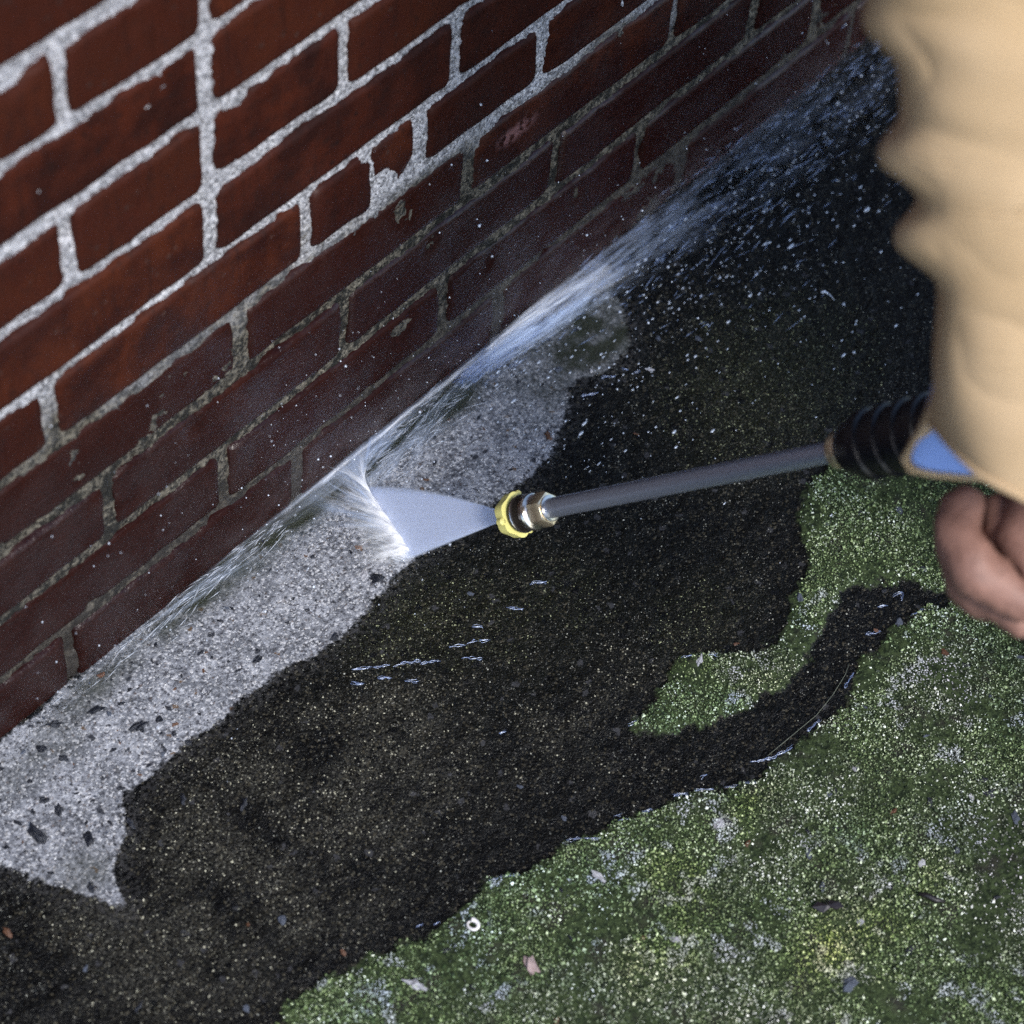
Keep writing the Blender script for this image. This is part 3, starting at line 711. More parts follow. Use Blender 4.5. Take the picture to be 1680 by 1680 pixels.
SLEEVE=[[(-.0227,-.3681,.9284),(-.0332,-.3773,.9365),(-.04,-.3893,.9444),(-.0426,-.4032,.9514),(-.041,-.418,.9572),(-.0351,-.4328,.9613),(-.0254,-.4467,.9635),(-.0124,-.4588,.9635),(.0031,-.4684,.9615),(.0202,-.4749,.9575),(.0377,-.478,.9519),(.0545,-.4774,.945),(.0692,-.473,.9373),(.0808,-.4651,.9293),(.0884,-.4539,.9216),(.0914,-.4402,.9146),(.0895,-.425,.9089),(.0829,-.4093,.9048),(.0722,-.3942,.9026),(.0581,-.3809,.9024),(.0417,-.3704,.9043),(.0243,-.3636,.9082),(.007,-.3609,.9137),(-.009,-.3625,.9206)],[(-.0302,-.3815,.8718),(-.0403,-.3903,.8803),(-.0467,-.4021,.8885),(-.049,-.4157,.8959),(-.0471,-.4304,.9019),(-.041,-.4452,.9062),(-.0312,-.4591,.9084),(-.0182,-.4713,.9084),(-.0027,-.4811,.9062),(.0141,-.4879,.902),(.0314,-.4912,.896),(.0477,-.4909,.8888),(.0621,-.4868,.8807),(.0733,-.4791,.8723),(.0805,-.4682,.8642),(.0831,-.4548,.857),(.081,-.4397,.851),(.0742,-.424,.8467),(.0634,-.4089,.8444),(.0493,-.3955,.8443),(.0331,-.3849,.8464),(.0158,-.3779,.8505),(-.0012,-.3749,.8563),(-.0169,-.3762,.8636)],[(-.0323,-.3966,.8314),(-.0422,-.4052,.8401),(-.0484,-.4167,.8486),(-.0505,-.4302,.8562),(-.0484,-.4447,.8624),(-.0423,-.4594,.8668),(-.0324,-.4733,.869),(-.0194,-.4856,.869),(-.004,-.4955,.8667),(.0128,-.5025,.8623),(.0299,-.5061,.8562),(.046,-.506,.8486),(.0601,-.5022,.8403),(.0711,-.4947,.8317),(.0781,-.4841,.8233),(.0805,-.4708,.8158),(.0782,-.4559,.8097),(.0714,-.4403,.8053),(.0605,-.4252,.803),(.0464,-.4118,.8029),(.0302,-.401,.805),(.0131,-.3938,.8093),(-.0038,-.3906,.8154),(-.0192,-.3916,.8229)],[(-.0278,-.4127,.8084),(-.0376,-.421,.8173),(-.0438,-.4323,.826),(-.0458,-.4456,.8337),(-.0437,-.46,.84),(-.0375,-.4746,.8444),(-.0276,-.4885,.8467),(-.0145,-.5008,.8466),(.0008,-.5108,.8443),(.0176,-.518,.8398),(.0346,-.5218,.8335),(.0507,-.5219,.8259),(.0647,-.5183,.8174),(.0756,-.5111,.8086),(.0826,-.5006,.8001),(.0849,-.4876,.7925),(.0826,-.4727,.7862),(.0757,-.4572,.7818),(.0648,-.4422,.7795),(.0508,-.4287,.7794),(.0346,-.4179,.7816),(.0175,-.4105,.786),(.0007,-.4071,.7922),(-.0147,-.4079,.7999)],[(-.0322,-.4147,.7933),(-.042,-.423,.8023),(-.048,-.4342,.811),(-.0499,-.4475,.8188),(-.0477,-.4619,.8251),(-.0415,-.4765,.8296),(-.0316,-.4903,.8319),(-.0185,-.5027,.8318),(-.0032,-.5127,.8294),(.0135,-.5199,.8249),(.0304,-.5237,.8185),(.0464,-.5239,.8108),(.0603,-.5204,.8022),(.0711,-.5132,.7933),(.0779,-.5028,.7847),(.0802,-.4897,.777),(.0778,-.475,.7707),(.0709,-.4595,.7663),(.0599,-.4444,.7639),(.0459,-.431,.7638),(.0298,-.4201,.7661),(.0127,-.4127,.7705),(-.004,-.4092,.7768),(-.0193,-.41,.7846)],[(-.037,-.4196,.772),(-.0466,-.4278,.7811),(-.0525,-.4389,.7899),(-.0543,-.4521,.7979),(-.052,-.4665,.8043),(-.0457,-.481,.8088),(-.0357,-.4949,.8111),(-.0227,-.5073,.811),(-.0074,-.5174,.8086),(.0092,-.5246,.804),(.026,-.5285,.7975),(.0419,-.5288,.7896),(.0556,-.5253,.7809),(.0662,-.5183,.7719),(.0729,-.5079,.7632),(.0751,-.495,.7554),(.0726,-.4802,.749),(.0656,-.4648,.7444),(.0547,-.4497,.7421),(.0406,-.4363,.742),(.0246,-.4254,.7443),(.0076,-.4179,.7488),(-.009,-.4144,.7553),(-.0242,-.415,.7631)],[(-.0319,-.4339,.7559),(-.0415,-.4419,.7652),(-.0473,-.4528,.7741),(-.0491,-.4659,.7821),(-.0468,-.4801,.7886),(-.0405,-.4946,.7931),(-.0305,-.5085,.7955),(-.0175,-.5209,.7954),(-.0022,-.531,.7929),(.0143,-.5384,.7882),(.0311,-.5425,.7817),(.047,-.5429,.7737),(.0607,-.5396,.7649),(.0713,-.5327,.7557),(.078,-.5226,.7469),(.0801,-.5098,.739),(.0776,-.4951,.7326),(.0706,-.4798,.728),(.0597,-.4648,.7256),(.0457,-.4513,.7256),(.0296,-.4403,.728),(.0127,-.4327,.7325),(-.0039,-.429,.739),(-.0191,-.4294,.747)],[(-.034,-.4427,.7345),(-.0434,-.4505,.7439),(-.0492,-.4614,.7529),(-.0509,-.4743,.761),(-.0485,-.4885,.7676),(-.0422,-.5029,.7722),(-.0322,-.5167,.7745),(-.0192,-.5292,.7744),(-.0039,-.5394,.7719),(.0126,-.5468,.7671),(.0293,-.551,.7605),(.045,-.5516,.7524),(.0587,-.5484,.7434),(.0691,-.5417,.7342),(.0757,-.5316,.7252),(.0777,-.5189,.7172),(.0752,-.5044,.7107),(.0681,-.489,.7061),(.0572,-.4741,.7037),(.0432,-.4605,.7037),(.0271,-.4495,.7061),(.0103,-.4419,.7107),(-.0062,-.4381,.7173),(-.0213,-.4384,.7254)],[(-.035,-.4472,.7237),(-.0444,-.4551,.7331),(-.0501,-.4658,.7422),(-.0518,-.4787,.7504),(-.0494,-.4928,.757),(-.043,-.5072,.7617),(-.033,-.5211,.764),(-.02,-.5335,.7639),(-.0048,-.5438,.7613),(.0117,-.5513,.7565),(.0284,-.5555,.7498),(.0441,-.5561,.7417),(.0576,-.553,.7326),(.0681,-.5463,.7233),(.0745,-.5363,.7143),(.0766,-.5237,.7062),(.074,-.5092,.6997),(.0669,-.4939,.695),(.0559,-.4789,.6926),(.0419,-.4654,.6926),(.0259,-.4544,.695),(.0091,-.4466,.6997),(-.0074,-.4428,.7064),(-.0224,-.443,.7146)],[(-.0419,-.4464,.7101),(-.0512,-.4542,.7196),(-.0568,-.465,.7288),(-.0584,-.4778,.7371),(-.0559,-.4919,.7437),(-.0494,-.5064,.7484),(-.0394,-.5202,.7508),(-.0264,-.5326,.7506),(-.0113,-.5429,.748),(.0052,-.5504,.7432),(.0217,-.5546,.7364),(.0373,-.5553,.7282),(.0507,-.5522,.719),(.061,-.5455,.7096),(.0674,-.5355,.7005),(.0693,-.5229,.6924),(.0666,-.5084,.6858),(.0595,-.4931,.6811),(.0485,-.4781,.6787),(.0346,-.4646,.6787),(.0186,-.4536,.6812),(.0019,-.4458,.6859),(-.0145,-.442,.6926),(-.0294,-.4422,.7009)],[(-.0424,-.4506,.7014),(-.0517,-.4583,.711),(-.0573,-.469,.7202),(-.0588,-.4818,.7285),(-.0563,-.4959,.7352),(-.0498,-.5103,.7399),(-.0398,-.5241,.7423),(-.0268,-.5366,.7421),(-.0117,-.5469,.7395),(.0047,-.5544,.7346),(.0212,-.5587,.7278),(.0368,-.5594,.7195),(.0502,-.5563,.7103),(.0604,-.5497,.7009),(.0667,-.5398,.6917),(.0686,-.5272,.6836),(.0659,-.5127,.6769),(.0588,-.4975,.6722),(.0478,-.4825,.6698),(.0339,-.469,.6698),(.0179,-.4579,.6723),(.0012,-.4502,.6771),(-.0151,-.4463,.6838),(-.03,-.4464,.6921)],[(-.0364,-.4658,.6874),(-.0456,-.4733,.697),(-.0512,-.4838,.7064),(-.0528,-.4965,.7147),(-.0502,-.5105,.7215),(-.0438,-.5248,.7262),(-.0338,-.5386,.7286),(-.0208,-.5511,.7284),(-.0056,-.5614,.7258),(.0108,-.5691,.7208),(.0273,-.5735,.714),(.0428,-.5743,.7056),(.0562,-.5715,.6963),(.0665,-.565,.6868),(.0728,-.5553,.6776),(.0747,-.5428,.6693),(.072,-.5285,.6626),(.0649,-.5133,.6579),(.0539,-.4984,.6555),(.04,-.4849,.6555),(.024,-.4737,.658),(.0073,-.4659,.6628),(-.009,-.4618,.6697),(-.0239,-.4618,.678)],[(-.0369,-.4687,.6811),(-.0461,-.4762,.6908),(-.0517,-.4867,.7002),(-.0532,-.4993,.7085),(-.0507,-.5133,.7153),(-.0442,-.5276,.72),(-.0342,-.5414,.7224),(-.0212,-.5538,.7223),(-.0061,-.5642,.7196),(.0103,-.5719,.7146),(.0268,-.5763,.7077),(.0423,-.5772,.6993),(.0557,-.5744,.69),(.0659,-.568,.6804),(.0722,-.5583,.6712),(.0741,-.5459,.6629),(.0714,-.5316,.6562),(.0642,-.5164,.6514),(.0533,-.5015,.649),(.0393,-.4879,.649),(.0234,-.4768,.6516),(.0067,-.4689,.6564),(-.0096,-.4648,.6633),(-.0245,-.4648,.6717)],[(-.0435,-.4675,.6695),(-.0526,-.475,.6793),(-.0581,-.4855,.6887),(-.0595,-.4981,.6971),(-.0569,-.512,.7039),(-.0504,-.5264,.7087),(-.0404,-.5402,.7111),(-.0274,-.5526,.7109),(-.0123,-.563,.7082),(.004,-.5707,.7032),(.0204,-.5751,.6963),(.0358,-.576,.6878),(.0491,-.5732,.6784),(.0592,-.5668,.6687),(.0654,-.5571,.6594),(.0672,-.5447,.6511),(.0644,-.5304,.6443),(.0572,-.5152,.6396),(.0462,-.5003,.6371),(.0323,-.4867,.6372),(.0164,-.4756,.6397),(-.0002,-.4677,.6446),(-.0164,-.4636,.6515),(-.0312,-.4636,.66)],[(-.0451,-.4718,.6589),(-.0542,-.4792,.6688),(-.0596,-.4896,.6783),(-.061,-.5022,.6867),(-.0583,-.5161,.6936),(-.0518,-.5304,.6984),(-.0418,-.5442,.7008),(-.0288,-.5566,.7006),(-.0137,-.567,.6979),(.0025,-.5747,.6929),(.0189,-.5792,.6858),(.0343,-.5802,.6773),(.0474,-.5774,.6679),(.0575,-.5711,.6581),(.0636,-.5614,.6488),(.0654,-.549,.6404),(.0626,-.5348,.6336),(.0554,-.5196,.6288),(.0444,-.5047,.6263),(.0305,-.4912,.6264),(.0146,-.4801,.629),(-.002,-.4721,.6339),(-.0181,-.468,.6409),(-.0328,-.4679,.6494)],[(-.0384,-.4893,.6428),(-.0475,-.4965,.6527),(-.0529,-.5067,.6623),(-.0544,-.5192,.6708),(-.0517,-.5329,.6778),(-.0452,-.5471,.6826),(-.0352,-.5609,.685),(-.0222,-.5734,.6848),(-.0071,-.5839,.6821),(.0091,-.5917,.677),(.0255,-.5963,.6699),(.0409,-.5975,.6612),(.0541,-.5949,.6517),(.0641,-.5888,.6419),(.0703,-.5793,.6324),(.072,-.5671,.624),(.0692,-.553,.6171),(.062,-.5379,.6123),(.0511,-.5231,.6098),(.0371,-.5095,.6099),(.0213,-.4983,.6125),(.0047,-.4903,.6175),(-.0115,-.486,.6245),(-.0262,-.4857,.6332)],[(-.0427,-.4966,.6222),(-.0517,-.5038,.6323),(-.057,-.5139,.642),(-.0583,-.5262,.6506),(-.0556,-.5399,.6576),(-.049,-.554,.6625),(-.039,-.5678,.6649),(-.0261,-.5803,.6647),(-.011,-.5908,.6619),(.0052,-.5987,.6568),(.0214,-.6034,.6495),(.0367,-.6046,.6408),(.0497,-.6022,.6311),(.0597,-.5961,.6212),(.0657,-.5868,.6116),(.0674,-.5747,.6031),(.0645,-.5606,.5961),(.0573,-.5456,.5913),(.0463,-.5308,.5888),(.0324,-.5172,.5889),(.0167,-.506,.5915),(.0001,-.4979,.5966),(-.016,-.4935,.6038),(-.0305,-.4931,.6125)],[(-.0477,-.5027,.6027),(-.0566,-.5097,.6129),(-.0618,-.5197,.6227),(-.063,-.532,.6314),(-.0602,-.5456,.6385),(-.0536,-.5597,.6434),(-.0436,-.5735,.6459),(-.0307,-.586,.6457),(-.0157,-.5965,.6428),(.0004,-.6044,.6376),(.0166,-.6092,.6303),(.0317,-.6105,.6214),(.0447,-.6082,.6116),(.0545,-.6022,.6016),(.0604,-.5929,.5919),(.062,-.5808,.5833),(.059,-.5668,.5763),(.0518,-.5519,.5713),(.0408,-.5371,.5688),(.027,-.5235,.5689),(.0112,-.5123,.5716),(-.0052,-.5041,.5768),(-.0212,-.4997,.584),(-.0357,-.4992,.5929)],[(-.0517,-.5104,.5829),(-.0605,-.5173,.5931),(-.0656,-.5273,.6031),(-.0667,-.5394,.6119),(-.0639,-.553,.619),(-.0572,-.5671,.624),(-.0472,-.5808,.6264),(-.0343,-.5933,.6262),(-.0193,-.6039,.6233),(-.0033,-.6118,.618),(.0128,-.6167,.6106),(.0278,-.6181,.6017),(.0406,-.6158,.5918),(.0503,-.6099,.5816),(.0561,-.6007,.5718),(.0576,-.5888,.5631),(.0546,-.5749,.556),(.0474,-.56,.551),(.0364,-.5452,.5485),(.0225,-.5316,.5486),(.0069,-.5203,.5514),(-.0095,-.5121,.5566),(-.0254,-.5076,.5639),(-.0397,-.5071,.5729)],[(-.0438,-.5134,.5536),(-.0532,-.5221,.5627),(-.0622,-.5352,.5686),(-.0691,-.5485,.5732),(-.0738,-.5623,.5754),(-.0739,-.5745,.577),(-.0692,-.5911,.5746),(-.059,-.6084,.5703),(-.0442,-.6229,.5655),(-.0278,-.633,.5594),(-.0106,-.6394,.552),(.0074,-.644,.5434),(.022,-.6435,.5339),(.024,-.6299,.5224),(.0211,-.611,.5117),(.0171,-.5918,.5029),(.0097,-.5696,.4968),(.0018,-.551,.4932),(-.0071,-.5366,.4919),(-.0167,-.5263,.4932),(-.0285,-.5168,.4976),(-.041,-.5081,.5055),(-.0468,-.5062,.518),(-.0462,-.5086,.5352)]]
# ------------------------------------------------------------------ the person holding the lance
M_SKIN = simple_mat('weathered_skin', (.30, .160, .122), .6, var=.22, scale=110, bumpd=.0022)
M_HAIR = simple_mat('brown_hair', (.03, .018, .010), .6, var=.4, scale=300)
M_CANVAS = None
def canvas_mat():
    t = NT('tan_canvas'); v = t.objco()
    w1 = t.n('TexWave'); w1.inputs['Scale'].default_value = 420; t.put(w1.inputs['Vector'], v)
    big = t.noise(v, 9, 4, .6); fine = t.noise(v, 500, 2)
    c = t.mix(t.ss(big, .35, .7), (.46, .32, .175), (.54, .385, .225))
    c = t.mix(t.ss(fine, .5, .8, 0, .25), c, (.40, .28, .15))
    t.bsdf(Base_Color=c, Roughness=.85, Normal=t.bump(t.m('ADD', w1.outputs['Fac'], fine), .3, .0005))
    return t.mat
M_CANVAS = canvas_mat()
M_LINING = simple_mat('light_blue_cotton', (.26, .40, .82), .8, var=.12, scale=60)
M_DENIM = simple_mat('dark_work_trousers', (.03, .035, .05), .85, var=.3, scale=200)
M_BOOT = simple_mat('black_boot_leather', (.012, .011, .010), .45, var=.3, scale=100)

def skin_mesh(name, nodes, edges, root, levels=2):
    me = bpy.data.meshes.new(name)
    me.from_pydata([n[0] for n in nodes], [], edges)
    o = bpy.data.objects.new(name, me); COL.objects.link(o)
    md = o.modifiers.new('skin', 'SKIN'); md.use_smooth_shade = True; md.branch_smoothing = .4
    for i, n in enumerate(nodes):
        sv = me.skin_vertices[0].data[i]
        r = n[1]; sv.radius = r if isinstance(r, tuple) else (r, r)
        sv.use_root = (i == root)
    sb = o.modifiers.new('sub', 'SUBSURF'); sb.levels = levels; sb.render_levels = levels
    dg = bpy.context.evaluated_depsgraph_get()
    ev = o.evaluated_get(dg)
    m2 = bpy.data.meshes.new_from_object(ev, depsgraph=dg); m2.name = name
    bpy.data.objects.remove(o); bpy.data.meshes.remove(me)
    for p in m2.polygons: p.use_smooth = True
    m2.materials.clear()
    return m2

HO = Vector((-.0033, -.5445, .4304))
def hp(r, d, w):
    """hand frame: r to the right, d down, w away, in units of 0.353 mm (r, d) and metres (w)"""
    return tuple(HO + CR * r * .000353 - CU * d * .000353 + CW * w)
N = []; E = []
def node(co, r, parent=None):
    N.append((tuple(co), r)); i = len(N) - 1
    if parent is not None: E.append((parent, i))
    return i
pel = node((.30, -.92, .88), (.11, .09))
spn = node((.24, -.78, .98), (.10, .08), pel)
chs = node((.17, -.62, 1.04), (.10, .08), spn)
nck = node((.15, -.53, 1.15), .055, chs)
nk2 = node((.145, -.50, 1.20), .052, nck)
hd0 = node((.145, -.465, 1.245), (.070, .080), nk2)
hd1 = node((.15, -.455, 1.31), (.074, .088), hd0)
hd2 = node((.155, -.47, 1.37), (.058, .070), hd1)
RG = np.array(SLEEVE)
shl = node(RG[0].mean(0), .042, chs)
elb = node(RG[6].mean(0), .040, shl)
fa = node(RG[16].mean(0), .036, elb)
wr = node(hp(165, -120, .0), (.030, .024), fa)
pm = node(hp(108, 16, .026), (.046, .034), wr)
def finger(pts, rs, base):
    p = base
    for q, r in zip(pts, rs): p = node(hp(*q), r, p)
finger([(66, 92, -.002), (-24, 10, -.006), (-30, -52, .006), (4, -100, .018)], [.0190, .0178, .0150, .0125], pm)
finger([(80, 112, .020), (-12, 44, .022), (-20, -14, .034), (12, -46, .040)], [.0180, .0165, .0150, .0120], pm)
finger([(92, 120, .040), (8, 66, .042), (2, 14, .052), (30, -14, .056)], [.0140, .0120, .0105, .0085], pm)
finger([(104, 118, .058), (34, 84, .060), (28, 40, .066), (50, 16, .068)], [.0125, .0105, .0095, .0080], pm)
finger([(95, 10, .022), (62, -30, .028), (40, -88, .036)], [.0210, .0190, .0150], wr)
shr = node((.35, -.70, 1.04), .062, chs)
elr = node((.40, -.57, .80), .046, shr)
far = node((.33, -.585, .66), .036, elr)
wrr = node((.25, -.62, .535), .028, far)
pmr = node((.215, -.625, .49), (.034, .02), wrr)
for q in range(4):
    dx = Vector((.012, -.018, .010)) * (q - 1.5)
    a = node(Vector((.19, -.628, .455)) + dx, .0115, pmr); b = node(Vector((.165, -.635, .435)) + dx, .0105, a); node(Vector((.150, -.652, .445)) + dx, .009, b)
a = node((.215, -.60, .465), .012, wrr); node((.19, -.592, .44), .010, a)
hl = node((.21, -.93, .82), .085, pel); kl = node((.24, -.84, .46), .058, hl); al_ = node((.22, -.93, .10), .042, kl); node((.21, -.82, .045), .036, al_)
hr = node((.40, -.90, .82), .085, pel); kr = node((.44, -.80, .46), .058, hr); ar = node((.44, -.90, .10), .042, kr); node((.44, -.79, .045), .036, ar)
BM_ = skin_mesh('person', N, E, pel)
for v in BM_.vertices:                                   # creased skin over the knuckles
    if (v.co - HO).length < .09:
        q = v.co * 1.0
        v.co = q + v.normal * (mnoise.noise(q * 55) * .0042 + mnoise.noise(q * 120) * .0024)
person = link('person', BM_, M_SKIN)
tag(person, 'person in a tan canvas jacket gripping the lance with a bare hand', 'person')

# hair, jacket, trousers, boots
bm = bmesh.new(); bmesh.ops.create_uvsphere(bm, u_segments=24, v_segments=14, radius=1)
for v in bm.verts:
    n = 1 + .05 * mnoise.noise(v.co * 5)
    zc = v.co.z if v.co.z > -.15 else -.15 + (v.co.z + .15) * .35
    v.co = Vector((.155 + v.co.x * .084 * n, -.485 + v.co.y * .098 * n, 1.335 + zc * .10 * n))
for f in bm.faces: f.smooth = True
bm_obj('hair', bm, M_HAIR, person)
J = [((.30, -.92, .84), (.185, .155)), ((.24, -.78, .98), (.185, .150)), ((.17, -.62, 1.05), (.19, .145)), ((.152, -.54, 1.125), (.09, .09)),
     ((.35, -.70, 1.05), .10), ((.40, -.57, .80), .078), ((.33, -.585, .66), .066), ((.27, -.61, .57), .058), (tuple(RG[0].mean(0)), .078)]
link('jacket', skin_mesh('jacket', J, [(0, 1), (1, 2), (2, 3), (2, 4), (4, 5), (5, 6), (6, 7), (2, 8)], 0), M_CANVAS, person)
T = [((.30, -.92, .86), (.165, .135)), ((.21, -.93, .78), .105), ((.24, -.84, .46), .082), ((.22, -.93, .09), .075), ((.40, -.90, .78), .105), ((.44, -.80, .46), .082), ((.44, -.90, .09), .075)]
link('trousers', skin_mesh('trousers', T, [(0, 1), (1, 2), (2, 3), (0, 4), (4, 5), (5, 6)], 0), M_DENIM, person)
for bx, by in ((.215, -.93), (.44, -.90)):
    Bt = [((bx, by, .13), .062), ((bx, by, .05), (.058, .05)), ((bx, by + .10, .045), (.054, .042)), ((bx, by + .17, .036), (.046, .034))]
    link('boot', skin_mesh('boot', Bt, [(0, 1), (1, 2), (2, 3)], 0), M_BOOT, person)

# the left sleeve, hanging wide and creased over the forearm
rings = np.array(SLEEVE)
sm = rings.copy()
for j in range(1, len(rings) - 1):
    i0, i1 = max(0, j - 4), min(len(rings) - 2, j + 4)
    sm[j] = rings[i0:i1 + 1].mean(0)
dl = (rings - sm) @ np.array(CR)                        # creases show along the front edge only
wgt = np.clip(np.cos(2 * np.pi * np.arange(24) / 24), 0, 1) ** 5
for j in range(1, len(rings) - 1):
    y_keep = (rings[j] - sm[j]) - dl[j][:, None] * np.array(CR)[None]
    rings[j] = sm[j] + y_keep + (dl[j] * 1.7 * wgt)[:, None] * np.array(CR)[None]
rings = np.insert(rings, range(1, len(rings)), (rings[1:] + rings[:-1]) / 2, axis=0); nr, ns, _ = rings.shape
def loft(rings, closed_ends=False):
    nr, ns, _ = rings.shape
    F = []
    for j in range(nr - 1):
        for i in range(ns):
            F.append((j * ns + i, j * ns + (i + 1) % ns, (j + 1) * ns + (i + 1) % ns, (j + 1) * ns + i))
    return rings.reshape(-1, 3), np.array(F)
def subdiv_obj(name, V, F, mat, parent, lv, wrinkle=0.0, solid=0.0):
    me = np_mesh(name, V, F, True)
    o = bpy.data.objects.new(name, me); COL.objects.link(o)
    if solid:
        s = o.modifiers.new('s', 'SOLIDIFY'); s.thickness = solid; s.offset = 0
    m = o.modifiers.new('m', 'SUBSURF'); m.levels = lv; m.render_levels = lv
    dg = bpy.context.evaluated_depsgraph_get()
    m2 = bpy.data.meshes.new_from_object(o.evaluated_get(dg), depsgraph=dg); m2.name = name
    bpy.data.objects.remove(o); bpy.data.meshes.remove(me)
    if wrinkle:
        for v in m2.vertices:
            c = v.co; n = v.normal
            f = mnoise.noise(Vector((c.x * 9, c.y * 9, c.z * 15))) * .9 + mnoise.noise(Vector((c.x * 22 + 5, c.y * 22, c.z * 38))) * .35
            near = min((c - q).length for q in RIMV)
            v.co = c + n * f * wrinkle * min(1, max(0, (near - .01) / .05))
    for p in m2.polygons: p.use_smooth = True
    m2.materials.clear()
    return link(name, m2, mat, parent)
RIMV = [Vector(q) for q in rings[-1]]
V, F = loft(rings)
sleeve = subdiv_obj('jacket_sleeve', V, F, M_CANVAS, person, 2, .0065, .0022)
rim = rings[-1]; up1 = rings[-2]
hem_bm = bmesh.new()
tube_bm(hem_bm, [tuple(p) for p in rim] + [tuple(rim[0])], .0022, 8)
bm_obj('hem', hem_bm, M_CANVAS, sleeve)
cen = rim.mean(0)
up = rings[-6].mean(0) - cen; up = up / np.linalg.norm(up)
inner = [cen + (rim - cen) * .965, cen + (rim - cen) * .92 + up * .02, cen + (rim - cen) * .86 + up * .05, cen + (rim - cen) * .86 + up * .09]
V, F = loft(np.array(inner))
subdiv_obj('cuff_lining', V, F, M_LINING, sleeve, 1, .002, .0012)
# ------------------------------------------------------------------ the water
def water_mat(name, col, alpha, attr=None, streak=None, gloss=.25, through=.45):
    t = NT(name)
    tr = t.n('BsdfTransparent'); df = t.n('BsdfDiffuse'); tl = t.n('BsdfTranslucent'); gl = t.n('BsdfGlossy')
    t.put(df.inputs['Color'], col); t.put(tl.inputs['Color'], col); t.put(gl.inputs['Color'], (.8, .88, 1.0)); gl.inputs['Roughness'].default_value = .3
    m1 = t.n('MixShader'); m1.inputs[0].default_value = through
    t.t.links.new(df.outputs[0], m1.inputs[1]); t.t.links.new(tl.outputs[0], m1.inputs[2])
    m2 = t.n('MixShader'); m2.inputs[0].default_value = gloss
    t.t.links.new(m1.outputs[0], m2.inputs[1]); t.t.links.new(gl.outputs[0], m2.inputs[2])
    a = alpha
    if attr:
        a = t.attr(attr)
        if streak:
            f = t.noise(t.scalev(t.n('UVMap').outputs[0], streak), 1.0, 4, .7)
            a = t.m('MULTIPLY', a, t.ss(f, .28, .72, .15, 1.6), clamp=True)
    m3 = t.n('MixShader'); t.put(m3.inputs[0], a)
    t.t.links.new(tr.outputs[0], m3.inputs[1]); t.t.links.new(m2.outputs[0], m3.inputs[2])
    t.t.links.new(m3.outputs[0], t.out.inputs['Surface'])
    return t.mat
W_COL = (.82, .88, 1.0)
M_FAN = water_mat('spray_water', (.80, .86, 1.0), .3, 'dens', None, .03, .30)
M_FILM = water_mat('running_water', (.72, .82, 1.0), .3, 'dens', (34, 22, 1), .12, .3)
M_STREAK = water_mat('water_threads', (.78, .86, 1.0), .42)
M_FINE = water_mat('fine_water_threads', (.88, .92, 1.0), .40, gloss=.1, through=.2)
M_SOFT = water_mat('soft_water_threads', (.92, .95, 1.0), .17, gloss=.05, through=.2)
M_FAR = water_mat('blue_water_threads', (.50, .64, 1.0), .26)
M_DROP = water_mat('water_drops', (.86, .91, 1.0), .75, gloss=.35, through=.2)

I0 = np.array([.0419, -.0255, .001]); I1 = np.array([.0117, -.1019, .001])
S0 = np.array([.0401, -.1655, .0945]); S1 = np.array([.0350, -.1705, .0885])
NZ = (S0 + S1) / 2

def uv_grid(me, U, V):
    uv = me.uv_layers.new(name='UVMap')
    li = np.empty(len(me.loops), np.int32); me.loops.foreach_get('vertex_index', li)
    uv.data.foreach_set('uv', np.stack([U.ravel()[li], V.ravel()[li]], 1).astype(np.float32).ravel())

# fan from the nozzle to the ground
nu, nv = 60, 50
vv, uu = np.meshgrid(np.linspace(0, 1, nv), np.linspace(0, 1, nu), indexing='ij')
allV, allF, allD, allU, allW = [], [], [], [], []
nrm = np.cross(I0 - NZ, I1 - NZ); nrm /= np.linalg.norm(nrm)
for L in range(6):
    off = (L - 2.5) / 2.5
    st = S0[None, None] * (1 - uu[..., None]) + S1[None, None] * uu[..., None]
    en = I0[None, None] * (1 - uu[..., None]) + I1[None, None] * uu[..., None]
    bul = np.sin(vv * np.pi)[..., None] * (1 - uu[..., None]) ** 2 * (I0 - I1)[None, None] * .10
    P = st * (1 - vv[..., None]) + en * vv[..., None] + bul
    P = P + nrm * (off * (.0006 + .0034 * vv))[..., None]
    edge0 = smooth01(uu, 0, .10 + .06 * abs(off)); edge1 = smooth01(1 - uu, 0, .035 + .05 * abs(off))
    d = .62 * edge0 * edge1 * (.92 + .14 * vnoise(uu * 20 + L * 9, vv * 1.5, L)) * (1 + .35 * smooth01(vv, .72, 1.0))
    # broken lower end
    d = d * (1 - smooth01(vv, .93 + .07 * vnoise(uu * 40, uu * 0 + L, 5 + L), 1.02))
    allF.append(grid_faces(nu, nv) + L * nu * nv); allV.append(P.reshape(-1, 3)); allD.append(d.ravel()); allU.append(uu.ravel()); allW.append(vv.ravel())
me = np_mesh('water_spray', np.concatenate(allV), np.concatenate(allF), True)
set_attr(me, 'dens', np.concatenate(allD)); uv_grid(me, np.concatenate(allU), np.concatenate(allW))
spray = link('water_spray', me, M_FAN)
tag(spray, 'white fan of water shooting from the yellow nozzle onto the concrete', 'water jet', kind='stuff')

